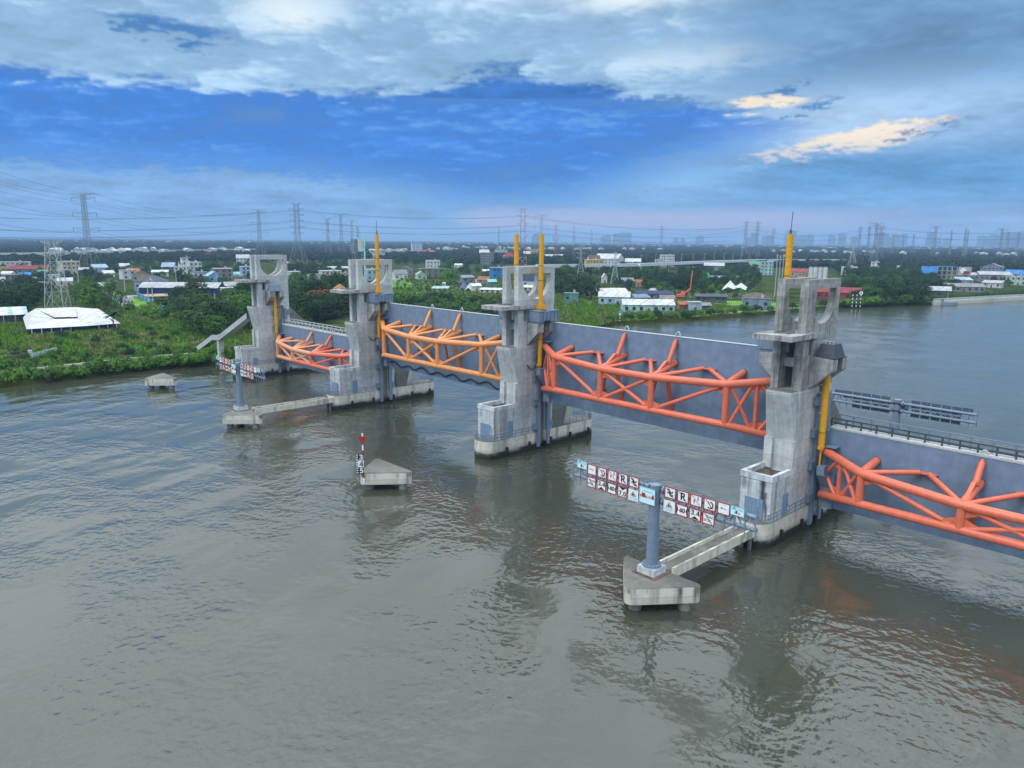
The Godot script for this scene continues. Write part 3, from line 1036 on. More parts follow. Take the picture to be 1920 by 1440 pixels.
	if not tall:
		s = mb(0.3)
		s.box(Vector3(-L, y1 + 0.103, zs - 1.5), Vector3(L, y1 + 0.26, zs + 0.02), 1.5)
		put("walkway", s.mesh(), M.walkway, g)
		var fr := [Vector3(-L, y1 + 0.28, zs - 0.35), Vector3(L, y1 + 0.28, zs - 0.35)]
		railing(fr, 0.95, 1.7, 1, g, M.steel_dark if x > 0 else M.rail_grey, "railing", 0.085)
		var pp := mb()
		pp.tube(fr[0] + Vector3(0, 0.3, -0.55), fr[1] + Vector3(0, 0.3, -0.55), 0.13, 10)
		put("service_pipe", pp.mesh(), M.steel_dark, g)
		railing([Vector3(-L, y1 + 0.26, zs - 1.4), Vector3(L, y1 + 0.26, zs - 1.4)], 1.3, 2.1, 2, g, M.rail if x > 0 else M.rail_grey, "railing", 0.085)
	return g


# ---------------------------------------------------------------- dolphins, gantries, marks
func dolphin(x: float, z: float, label: String, turn := 0.0) -> Node3D:
	var o := thing("mooring_dolphin", label, "concrete dolphin", Vector3(x, 0, z), turn, "triangular concrete dolphins")
	var C := [Vector2(-4.9, -1.2), Vector2(4.9, -1.2), Vector2(0.1, 5.0)]
	var pts := []
	for i in 3:
		var p: Vector2 = C[i]
		var a: Vector2 = (C[(i + 2) % 3] - p).normalized()
		var b: Vector2 = (C[(i + 1) % 3] - p).normalized()
		for k in 5:
			var t := k / 4.0
			var q := p + a * 1.15 * (1.0 - t) * (1.0 - t) + b * 1.15 * t * t
			pts.append(q)
	var s := mb(0.9)
	s.shift = Vector3(x * 2.0, 0, z)
	for k in 26:
		var f := k / 26.0 * pts.size()
		var q: Vector2 = pts[int(f)].lerp(pts[(int(f) + 1) % pts.size()], f - int(f))
		var r := absf(stain.get_noise_2d(k * 31.0, x * 3.0))
		s.drips.append([q.x, q.y, 0.1 + 0.22 * r, 2.5, 1.9 - 1.6 * absf(stain.get_noise_2d(k * 57.0, x)), 0.35 + 0.9 * r])
	s.prism(pts, 0.85, 2.46, 1, 0.17, true, false)
	put("slab", s.mesh(), M.concrete_pier, o)
	s = mb(0.9)
	s.shift = Vector3(x * 2.0, 0, z)
	s.prism(pts, 2.46, 2.5, 1)
	put("top", s.mesh(), M.concrete_dark, o)
	for c in [Vector2(-3.3, -0.2), Vector2(3.3, -0.2), Vector2(0.05, 3.2)]:
		s = mb()
		s.tube(Vector3(c.x, -2, c.y), Vector3(c.x, 0.86, c.y), 0.62, 14)
		put("pile", s.mesh(), M.concrete_dark, o)
	return o


func letters(text: String, hgt: float, m: Material, parent: Node, where: Vector3, bold := false, wide := 0.0) -> void:
	var t := TextMesh.new()
	var f := SystemFont.new()
	f.font_names = PackedStringArray(["Droid Sans"])
	if bold:
		f.font_weight = 700
	t.font = f
	t.font_size = 24
	t.pixel_size = hgt / 17.5
	t.depth = 0.02
	t.text = text
	var o := put("lettering", t, m, parent, where)
	if wide > 0.0:
		var w := t.get_aabb().size.x
		if w > wide:
			o.scale = Vector3(wide / w, 1, 1)


# one board: p is its middle; the symbol lies 2 cm proud of the plate
func sign_board(kind: String, parent: Node, p: Vector3, w: float, h: float) -> void:
	var s := mb()
	s.cube(Vector3.ZERO, Vector3(w, h, 0.04))
	for e in [-0.3, 0.3]:
		s.bar(Vector3(e * w, -h / 2, -0.05), Vector3(e * w, h / 2, -0.05), 0.03)
	var face_m: Material = M.sign_cyan if kind in ["name", "span"] else M.sign_white
	var o := put("sign_board", s.mesh(), M.sign_back, parent, p)
	s = mb()
	s.cube(Vector3(0, 0, 0.023), Vector3(w - 0.004, h - 0.004, 0.006))
	put("plate", s.mesh(), face_m, o)
	var z := 0.045
	var red := not kind in ["name", "span", "works"]
	s = mb()
	var t := 0.085 if red else 0.035
	s.cube(Vector3(0, h / 2 - t / 2, z), Vector3(w, t, 0.03))
	s.cube(Vector3(0, -h / 2 + t / 2, z), Vector3(w, t, 0.03))
	s.cube(Vector3(-w / 2 + t / 2, 0, z), Vector3(t, h - 2 * t, 0.03))
	s.cube(Vector3(w / 2 - t / 2, 0, z), Vector3(t, h - 2 * t, 0.03))
	if red or kind != "works":
		put("border", s.mesh(), M.sign_red if red else M.sign_teal, o)
	s = mb()
	var k := h / 1.15
	var zz := 0.034
	match kind:
		"swim":
			for e in [-1.0, 1.0]:
				var pts := []
				for i in 9:
					var u := i / 8.0
					pts.append(Vector3((u - 0.5) * 0.62 * k, (0.16 * e + 0.16 * sin(u * TAU * 0.9 + 0.6)) * k, zz))
				s.pipe(pts, 0.06 * k, 4)
			s.bar(Vector3(-0.4, 0.42, zz + 0.012) * k, Vector3(0.4, -0.42, zz + 0.012) * k, 0.045 * k, 0.01)
			put("symbol", s.mesh(), M.sign_black, o)
		"parking":
			letters("R", 0.74 * k, M.sign_black, o, Vector3(-0.02 * k, 0.0, zz), true)
			s.bar(Vector3(-0.42, 0.42, zz + 0.012) * k, Vector3(0.4, -0.42, zz + 0.012) * k, 0.045 * k, 0.01)
			put("bar", s.mesh(), M.sign_black, o)
		"pass":
			for e in [[-0.2, -0.16], [0.2, 0.16]]:
				s.cube(Vector3(e[0] * k, e[1] * k, zz), Vector3(0.08 * k, 0.3 * k, 0.02))
				s.face([Vector3(e[0] * k - 0.09 * k, (e[1] + 0.13) * k, zz + 0.012), Vector3(e[0] * k + 0.09 * k, (e[1] + 0.13) * k, zz + 0.012), Vector3(e[0] * k, (e[1] + 0.25) * k, zz + 0.012)], Vector3(0, 0, 1))
			put("symbol", s.mesh(), M.sign_black, o)
			s = mb()
			s.bar(Vector3(-0.44, 0.44, zz) * k, Vector3(0.42, -0.42, zz) * k, 0.045 * k, 0.01)
			put("bar", s.mesh(), M.sign_red, o)
		"anchor":
			var pts := []
			for i in 11:
				var an := deg_to_rad(-130.0 + 215.0 * i / 10.0)
				pts.append(Vector3(0.3 * cos(an) + 0.04, 0.3 * sin(an) - 0.05, zz / k) * k)
			s.pipe(pts, 0.06 * k, 4)
			s.bar(Vector3(-0.12, 0.28, zz / k) * k, Vector3(0.1, -0.2, zz / k) * k, 0.045 * k, 0.01)
			put("symbol", s.mesh(), M.sign_black, o)
			s = mb()
			s.bar(Vector3(-0.44, 0.44, zz + 0.012) * k, Vector3(0.42, -0.42, zz + 0.012) * k, 0.03 * k, 0.01)
			put("bar", s.mesh(), M.sign_red, o)
		"horn":
			s.face([Vector3(-0.3, 0.12, zz) * k, Vector3(-0.3, -0.08, zz) * k, Vector3(-0.1, 0.02, zz) * k], Vector3(0, 0, 1))
			s.bar(Vector3(-0.15, 0.02, zz) * k, Vector3(0.3, 0.0, zz) * k, 0.03 * k, 0.01)
			put("symbol", s.mesh(), M.sign_black, o)
		"works":
			for e in [[-0.36, -0.08, 0.36, -0.08], [-0.36, -0.08, 0.0, 0.4], [0.36, -0.08, 0.0, 0.4]]:
				s.bar(Vector3(e[0], e[1], zz) * k, Vector3(e[2], e[3], zz) * k, 0.03 * k, 0.01)
			s.cube(Vector3(0, 0.04, zz) * k, Vector3(0.3, 0.12, 0.02) * k)
			s.cube(Vector3(-0.05, 0.14, zz) * k, Vector3(0.14, 0.12, 0.02) * k)
			put("symbol", s.mesh(), M.sign_black, o)
			s = mb()
			for i in 3:
				s.cube(Vector3(0, (-0.24 - 0.09 * i) * k, zz), Vector3(0.85 * w - 0.12 * i, 0.025, 0.02))
			put("text_line", s.mesh(), M.sign_teal, o)
		"height", "depth":
			var e := 1.0 if kind == "height" else -1.0
			letters("7.0" if kind == "height" else "3.4", 0.5 * k, M.sign_black, o, Vector3(0, (-0.17 if kind == "height" else 0.17) * k, zz), true)
			s.face([Vector3(-0.46, 0.46 * e, zz) * k, Vector3(0.46, 0.46 * e, zz) * k, Vector3(0, 0.17 * e, zz) * k], Vector3(0, 0, 1))
			put("symbol", s.mesh(), M.sign_black, o)
		"width":
			letters("40", 0.46 * k, M.sign_black, o, Vector3(0, 0.0, zz), true)
			for e in [-1.0, 1.0]:
				s.face([Vector3(e * w / 2 / k - e * 0.08, 0.42, zz) * k, Vector3(e * w / 2 / k - e * 0.08, -0.42, zz) * k, Vector3(e * w / 2 / k - e * 0.24, 0, zz) * k], Vector3(0, 0, 1))
			put("symbol", s.mesh(), M.sign_black, o)
		"text":
			letters("THAC", 0.24 * k, M.sign_black, o, Vector3(0.13 * k, 0.17 * k, zz))
			letters("SPOC", 0.24 * k, M.sign_black, o, Vector3(-0.12 * k, -0.19 * k, zz))
			s.bar(Vector3(-0.42, 0.44, zz + 0.012) * k, Vector3(0.42, -0.44, zz + 0.012) * k, 0.045 * k, 0.01)
			put("bar", s.mesh(), M.sign_black, o)
		"name":
			letters("MƯƠNG CHUỐI", 0.26, M.sign_red, o, Vector3(0, -0.1, zz), false, w * 0.88)
			s.cube(Vector3(0, h * 0.26, zz), Vector3(w * 0.66, 0.07, 0.02))
			put("text_line", s.mesh(), M.sign_teal, o)
		"span":
			letters("CỬA SÔNG", 0.16, M.sign_teal, o, Vector3(0, 0.16, zz), false, w * 0.84)
			letters("SỐ 04", 0.17, M.sign_red, o, Vector3(0, -0.17, zz), false, w * 0.4)


func gantry(x: float, z: float, turn: float, label: String, boards := true) -> void:
	var o := thing("sign_gantry", label, "sign gantry", Vector3(x, 2.5, z), turn, "sign gantries on the dolphins")
	var s := mb()
	s.pipe([Vector3(0, 0.95, 0), Vector3(0, 9.02, 0)], 0.6, 22, 0.52)
	put("pole", s.mesh(), M.steel, o)
	s = mb(0.5)
	s.box(Vector3(-1.0, 0.0, -1.0), Vector3(1.0, 0.75, 1.0), 0.4)
	put("base_block", s.mesh(), M.concrete_pale, o)
	s = mb()
	s.box(Vector3(-1.35, 0.0, -1.35), Vector3(1.35, 0.06, 1.35))
	put("rust_plate", s.mesh(), M.wall_brown, o)
	s = mb()
	s.tube(Vector3(0, 0.75, 0), Vector3(0, 0.97, 0), 0.95, 20)
	for k in 12:
		var an := TAU * k / 12
		s.bar(Vector3(cos(an) * 0.8, 0.97, sin(an) * 0.8), Vector3(cos(an) * 0.8, 1.12, sin(an) * 0.8), 0.05)
	put("base_flange", s.mesh(), M.steel, o)
	for y in [8.55, 7.4]:
		for e in [-1.0, 1.0]:
			s = mb()
			s.tube(Vector3(e * 0.5, y, -0.28), Vector3(e * 10.55, y, -0.28), 0.2, 14)
			s.tube(Vector3(e * 0.75, y, -0.28), Vector3(e * 0.9, y, -0.28), 0.36, 16)
			put("arm_pipe", s.mesh(), M.steel, o)
		s = mb()
		s.tube(Vector3(-0.55, y, -0.28), Vector3(0.55, y, -0.28), 0.3, 14)
		put("collar", s.mesh(), M.steel_dark, o)
	s = mb()
	for e in [-1.0, 1.0]:
		for k in 14:
			var a := 0.9 + k * 0.69
			s.bar(Vector3(e * a, 7.4 if k % 2 == 0 else 8.55, -0.28), Vector3(e * (a + 0.69), 8.55 if k % 2 == 0 else 7.4, -0.28), 0.05)
	put("lattice", s.mesh(), M.steel, o)
	for e in [-1.0, 1.0]:
		for k in 10:
			s = mb()
			var a := 1.4 + k * 1.02
			s.bar(Vector3(e * a, 6.5, -0.02), Vector3(e * a, 8.95 if k < 9 else 9.6, -0.02), 0.035)
			put("mounting_bar", s.mesh(), M.steel, o)
	# boards, downstream face
	var zf := 0.06
	sign_board("name", o, Vector3(-0.38, 7.93, 0.68), 1.85, 1.6)
	var up := ["swim", "parking", "pass", "anchor", "horn"]
	var low := ["works", "width", "depth", "text"]
	for i in 5:
		sign_board(up[i], o, Vector3(1.16 + 0.63 + i * 1.42, 8.64, zf), 1.27, 1.13)
		sign_board(up[4 - i], o, Vector3(-8.5 + 0.59 + i * 1.36, 8.64, zf), 1.2, 1.13)
	for i in 4:
		sign_board(low[i], o, Vector3(1.12 + 0.63 + i * 1.42, 7.28, zf), 1.27, 1.13)
	var left := ["text", "depth", "width", "height", "works"]
	for i in 5:
		sign_board(left[i], o, Vector3(-8.53 + 0.59 + i * 1.36, 7.28, zf), 1.2, 1.13)
	sign_board("span", o, Vector3(8.82, 8.77, zf), 1.36, 0.82)
	sign_board("span", o, Vector3(-9.27, 8.87, zf), 1.36, 0.82)


func footbridge(x: float, z0: float, z1: float, label: String, m: Material) -> void:
	var o := thing("footbridge", label, "footbridge", Vector3(x, 0, z0))
	var d := z1 - z0
	var s := mb(0.7)
	s.box(Vector3(-0.8, 1.75, 0), Vector3(0.8, 2.35, d), 0.5)
	put("deck", s.mesh(), m, o)
	for e in [-1.0, 1.0]:
		s = mb(0.9)
		s.box(Vector3(minf(e * 0.8, e * 1.05), 1.7, 0), Vector3(maxf(e * 0.8, e * 1.05), 2.75, d), 0.35)
		put("kerb_beam", s.mesh(), M.concrete_pier, o)
	for k in 2:
		s = mb()
		s.tube(Vector3(-0.5 + k, -2, d * 0.04 if d > 0 else d * 0.96), Vector3(-0.5 + k, 1.76, d * 0.04 if d > 0 else d * 0.96), 0.22, 10)
		put("support_pile", s.mesh(), M.concrete_dark, o)


func depth_mark(x: float, z: float) -> void:
	var o := thing("depth_marker", "red triangle over depth figures 3 4 5 on a striped pole at the middle dolphin", "navigation mark", Vector3(x, 0, z), 0.85)
	for k in 9:
		var s := mb()
		s.tube(Vector3(0, 1.2 + k * 0.79, 0), Vector3(0, 1.2 + (k + 1) * 0.79, 0), 0.11, 10)
		put("pole_band", s.mesh(), M.sign_white if k % 2 == 0 else M.sign_red, o)
	var s := mb()
	s.prism([Vector2(-0.66, 7.95), Vector2(0.66, 7.95), Vector2(0, 6.75)], 0.13, 0.2, 2)
	put("red_triangle", s.mesh(), M.sign_red, o)
	for i in 3:
		s = mb()
		var y := 5.02 - i * 0.96
		s.cube(Vector3(-0.4, y, 0.15), Vector3(1.0, 0.955, 0.06))
		var b := put("number_board", s.mesh(), M.sign_white if i == 1 else M.sign_black, o)
		letters(["3", "4", "5"][i], 0.74, M.sign_black if i == 1 else M.sign_white, b, Vector3(-0.25, y, 0.19), true)
		s = mb()
		for k in 3:
			s.cube(Vector3(-0.78, y + 0.3 - k * 0.3, 0.195), Vector3(0.22, 0.11, 0.03))
		put("scale_tick", s.mesh(), M.sign_black if i == 1 else M.sign_white, b)


func stairway() -> void:
	var o := thing("bank_stair", "pale concrete stair rising from the river bank to the side of the first tower", "stair", Vector3(-135, 1.3, 1.0))
	var P := [Vector3(0, 0, 0), Vector3(14.8, 5.7, 0), Vector3(19.6, 6.1, 0), Vector3(38.4, 13.6, 0)]
	for i in 3:
		var s := mb(0.4)
		var p: Vector3 = P[i]
		var q: Vector3 = P[i + 1]
		for e in [-1.0, 1.0]:
			s.face([p + Vector3(0, -0.5, e), q + Vector3(0, -0.5, e), q + Vector3(0, 0.9, e), p + Vector3(0, 0.9, e)], Vector3(0, 0, e))
			s.face([p + Vector3(0, 0.9, e), q + Vector3(0, 0.9, e), q + Vector3(0, 0.9, e * 0.82), p + Vector3(0, 0.9, e * 0.82)], Vector3.UP)
			s.face([p + Vector3(0, 0.9, e * 0.82), q + Vector3(0, 0.9, e * 0.82), q + Vector3(0, 0, e * 0.82), p + Vector3(0, 0, e * 0.82)], Vector3(0, 0, -e))
		s.face([p + Vector3(0, -0.5, 1), q + Vector3(0, -0.5, 1), q + Vector3(0, -0.5, -1), p + Vector3(0, -0.5, -1)], Vector3.DOWN)
		s.face([p + Vector3(0, 0, 0.82), q + Vector3(0, 0, 0.82), q + Vector3(0, 0, -0.82), p + Vector3(0, 0, -0.82)], Vector3.UP)
		put("flight" if i != 1 else "landing", s.mesh(), M.concrete, o)
	var st := mb()
	for i in 34:
		var u := i / 34.0
		var b: Vector3 = P[0].lerp(P[1], u * 2.0) if u < 0.5 else P[2].lerp(P[3], u * 2.0 - 1.0)
		st.box(b + Vector3(0, 0.02, -0.8), b + Vector3(0.4, 0.2, 0.8))
	put("step", st.mesh(), M.concrete, o)
	st = mb(0.4)
	st.box(Vector3(17.3, -1.0, -0.7), Vector3(18.6, 5.5, 0.7), 0.6)
	put("pillar", st.mesh(), M.concrete, o)


# ---------------------------------------------------------------- land and water
func shore() -> Array:       # the bank of the left and far side, downstream to upstream
	return [Vector2(-116, 420), Vector2(-114, 120), Vector2(-117, 53), Vector2(-118.5, 39), Vector2(-120.5, 24), Vector2(-120, 12), Vector2(-117, 2), Vector2(-108, -4), Vector2(-104, -30), Vector2(-94, -70), Vector2(-92, -105),
		Vector2(-112, -164), Vector2(-101, -206), Vector2(-94, -255), Vector2(-85, -339), Vector2(-60, -392), Vector2(-38, -490), Vector2(10, -640), Vector2(150, -840), Vector2(600, -1100)]


func land() -> void:
	var far := 14000.0
	var pts := shore()
	var poly := pts.duplicate()
	poly.append_array([Vector2(far, -2500), Vector2(far, -far), Vector2(-far, -far), Vector2(-far, 420)])
	var s := mb()
	s.prism(poly, 1.25, 1.3, 1, 0.0, false, true)
	for i in pts.size() - 1:          # sloping muddy edge
		var p: Vector2 = pts[i]
		var q: Vector2 = pts[i + 1]
		var n := (q - p).orthogonal().normalized() * 2.0
		if n.x < 0:
			n = -n
		s.col = Color(0.8, 0.7, 0.6)
		s.face([Vector3(p.x, 1.3, p.y), Vector3(q.x, 1.3, q.y), Vector3(q.x + n.x, -1.0, q.y + n.y), Vector3(p.x + n.x, -1.0, p.y + n.y)], Vector3(1, 1, 0))
		s.col = Color.WHITE
	structure("ground", s.mesh(), M.ground)
	s = mb()
	s.prism([Vector2(150, 600), Vector2(150, -300), Vector2(260, -700), Vector2(900, -1000), Vector2(far, -2400), Vector2(far, 600)], 1.25, 1.3, 1, 0.0, true, true)
	structure("opposite_bank", s.mesh(), M.ground)
	# bright grass fields on the bank
	var patches := [
		[Vector2(-119.5, 40), Vector2(-121.5, 24), Vector2(-121, 12), Vector2(-118, 2), Vector2(-109, -4), Vector2(-106, -28), Vector2(-150, -22), Vector2(-200, -16), Vector2(-222, -8), Vector2(-205, 2), Vector2(-204, 34), Vector2(-230, 40), Vector2(-230, 62), Vector2(-118, 62)],
		[Vector2(-95, -70), Vector2(-93, -105), Vector2(-113, -164), Vector2(-102, -206), Vector2(-95, -255), Vector2(-90, -310), Vector2(-125, -320), Vector2(-165, -280), Vector2(-190, -230), Vector2(-230, -180), Vector2(-300, -200), Vector2(-430, -285), Vector2(-445, -260), Vector2(-290, -165), Vector2(-160, -85)],
		[Vector2(-372, -50), Vector2(-320, -36), Vector2(-262, -29), Vector2(-264, -36), Vector2(-320, -46), Vector2(-368, -58)]]
	for p in patches:
		s = mb()
		s.prism(p, 1.3, 1.306, 1, 0.0, false, true)
		structure("field", s.mesh(), M.field)
	# the river, rough below the barrier and calm above it
	var k := 1.0 / 150.0
	var rot := deg_to_rad(24.0)
	for part in [["river", -6.0, 900.0], ["upper_river", -1400.0, -6.0]]:
		s = mb()
		s.uvs = true
		var c := []
		for e in [[-900.0, part[1]], [1500.0, part[1]], [1500.0, part[2]], [-900.0, part[2]]]:
			c.append([Vector3(e[0], 0, e[1]), Vector2(e[0] * cos(rot) - e[1] * sin(rot), e[0] * sin(rot) + e[1] * cos(rot)) * k])
		for t in [[0, 1, 2], [0, 2, 3]]:
			for i in t:
				s.v(c[i][0], Vector3.UP, c[i][1])
		structure(part[0], s.mesh(), M[part[0]])


# ---------------------------------------------------------------- plants
func leaf_quad(s: MB, p: Vector3, n: Vector3, size: float, r: RandomNumberGenerator) -> void:
	var t := n.cross(Vector3(r.randf() - 0.5, r.randf() - 0.5, r.randf() - 0.5)).normalized() * size
	var b := n.cross(t).normalized() * size * r.randf_range(0.45, 0.8)
	s.v(p - t, n); s.v(p + b, n); s.v(p + t, n)
	s.v(p - t, n); s.v(p + t, n); s.v(p - b, n)


# a crown of clumped leaves inside an uneven outline, 1 unit wide and about `tall` units high, standing on y = low
func crown_mesh(seed_: int, clumps: int, per: int, tall: float, low: float, size: float, weep := 0.0) -> ArrayMesh:
	var r := RandomNumberGenerator.new()
	r.seed = seed_
	var s := mb()
	for i in clumps:
		var a := r.randf() * TAU
		var y := sqrt(r.randf())
		var prof := pow(sin(PI * clampf(0.18 + y * 0.78, 0.0, 1.0)), 0.6)
		var rad := 0.46 * prof * (0.55 + 0.45 * sqrt(r.randf())) * (1.0 + 0.22 * sin(a * 3.0 + seed_))
		var c := Vector3(cos(a) * rad, low + y * tall, sin(a) * rad)
		var shade := r.randf_range(0.6, 1.35)
		var warm := r.randf_range(0.92, 1.12)
		s.col = Color(shade * warm, shade, shade * 0.95)
		var cr := r.randf_range(0.07, 0.14)
		var outw := (c - Vector3(0, low + tall * 0.4, 0)).normalized()
		for k in per:
			var d := Vector3(r.randfn(), r.randfn() * (0.75 + weep), r.randfn()) * cr * 0.6
			if weep > 0:
				d.y -= absf(d.y) * weep
			var n := (outw * 0.9 + Vector3(0, 0.6, 0) + d.normalized() * 0.9).normalized()
			leaf_quad(s, c + d, n, size * r.randf_range(0.7, 1.3), r)
	return s.mesh()


func trunk_mesh(seed_: int, top: float) -> ArrayMesh:
	var r := RandomNumberGenerator.new()
	r.seed = seed_
	var s := mb()
	s.pipe([Vector3.ZERO, Vector3(0.01, top * 0.5, 0.0), Vector3(0.0, top, 0.01)], 0.035, 6, 0.018)
	for k in 5:
		var a := r.randf() * TAU
		var b := Vector3(0, top * r.randf_range(0.55, 0.95), 0)
		s.pipe([b, b + Vector3(cos(a) * 0.24, 0.2, sin(a) * 0.24)], 0.016, 5, 0.006)
	return s.mesh()


var crowns := {}


func plant_meshes() -> void:
	for k in 5:
		crowns["tree%d" % k] = [crown_mesh(300 + k, 120, 12, 0.78, 0.08, 0.036), trunk_mesh(300 + k, 0.62)]
		crowns["tall%d" % k] = [crown_mesh(320 + k, 100, 12, 1.15, 0.25, 0.036), trunk_mesh(320 + k, 1.0)]
		crowns["bush%d" % k] = [crown_mesh(340 + k, 60, 12, 0.58, 0.04, 0.05), trunk_mesh(340 + k, 0.4)]
	for k in 3:
		crowns["weeping%d" % k] = [crown_mesh(360 + k, 150, 14, 0.75, 0.12, 0.03, 0.8), trunk_mesh(360 + k, 0.6)]
	for k in 3:
		crowns["banana%d" % k] = [frond_mesh(380 + k, 9, 0.1, 0.42, 0.2), trunk_mesh(380 + k, 0.25)]
		crowns["palm%d" % k] = [frond_mesh(390 + k, 22, 0.78, 0.46, 0.17), trunk_mesh(390 + k, 0.8)]


func frond_mesh(seed_: int, n: int, top: float, lng: float, wide: float) -> ArrayMesh:
	var r := RandomNumberGenerator.new()
	r.seed = seed_
	var s := mb()
	for i in n:
		var a := TAU * i / n + r.randf_range(-0.25, 0.25)
		var rise := r.randf_range(0.15, 0.55)
		var d := Vector3(cos(a), 0, sin(a))
		var w := Vector3(-sin(a), 0, cos(a)) * wide * 0.5
		var shade := r.randf_range(0.7, 1.25)
		s.col = Color(shade, shade, shade)
		var prev := Vector3(0, top, 0)
		for k in 5:
			var u := (k + 1) / 5.0
			var p := Vector3(0, top, 0) + d * lng * u + Vector3(0, rise * u * 0.9 - 0.62 * u * u * lng, 0)
			var w0 := w * sin(PI * clampf(u - 0.2, 0.05, 1.0))
			var w1 := w * sin(PI * clampf(u, 0.0, 0.98))
			s.face([prev - w0, prev + w0, p + w1, p - w1], Vector3.UP)
			prev = p
	return s.mesh()


var plants := {}


func plant(kind: String, x: float, z: float, size: float, leaf: String, called: String, label: String, category: String, group := "", y := 1.2) -> Node3D:
	var key := kind + leaf + called
	var o: Node3D
	if plants.has(key):
		o = plants[key].duplicate()
		o.name = numbered(called)
		add_child(o, true)
	else:
		o = thing(called, label, category)
		if not plants.has(kind + "/" + leaf):
			plants[kind + "/" + leaf] = crowns[kind][0].duplicate()
		if not plants.has(kind + "/trunk"):
			plants[kind + "/trunk"] = crowns[kind][1].duplicate()
		put("trunk", plants[kind + "/trunk"], M.bark, o)
		put("crown", plants[kind + "/" + leaf], M[leaf], o)
		plants[key] = o
	o.position = Vector3(x, y, z)
	o.rotation.y = rng.randf() * TAU
	var sy := rng.randf_range(0.85, 1.15)
	o.scale = Vector3(size, size * sy, size)
	o.set_meta("label", label)
	if group:
		o.set_meta("group", group)
	return o


var taken := []               # house footprints that trees keep clear of


func grove(kind: String, variants: int, quad: Array, n: int, lo: float, hi: float, leaves: Array, called: String, label: String, category: String) -> void:
	for i in n:
		for tries in 12:
			var u := rng.randf()
			var v := rng.randf()
			var a: Vector2 = quad[0].lerp(quad[1], u)
			var b: Vector2 = quad[3].lerp(quad[2], u)
			var p := a.lerp(b, v)
			var ok := true
			for h in taken:
				if p.distance_to(h[0]) < h[1] + lo * 0.35:
					ok = false
					break
			if ok:
				plant("%s%d" % [kind, rng.randi() % variants], p.x, p.y, rng.randf_range(lo, hi), leaves[rng.randi() % leaves.size()], called, label, category, label)
				break


func scatter(called: String, m: Mesh, material: Material, where: Array) -> void:
	var mm := MultiMesh.new()
	mm.transform_format = MultiMesh.TRANSFORM_3D
	mm.use_colors = true
	mm.mesh = m
	if m is ArrayMesh:
		m.surface_set_material(0, material)
	mm.instance_count = where.size()
	for i in where.size():
		mm.set_instance_transform(i, where[i][0])
		mm.set_instance_color(i, where[i][1])
	var o := MultiMeshInstance3D.new()
	o.multimesh = mm
	o.material_override = material
	o.name = numbered(called)
	add_child(o, true)
	o.set_meta("kind", "stuff")


func spot(x: float, y: float, z: float, sx: float, sy: float) -> Transform3D:
	return Transform3D(Basis(Vector3.UP, rng.randf() * TAU).scaled(Vector3(sx, sy, sx)), Vector3(x, y, z))


func tone(lo: float, hi: float) -> Color:
	var f := rng.randf_range(lo, hi)
	return Color(f * rng.randf_range(0.9, 1.15), f, f * rng.randf_range(0.85, 1.05))


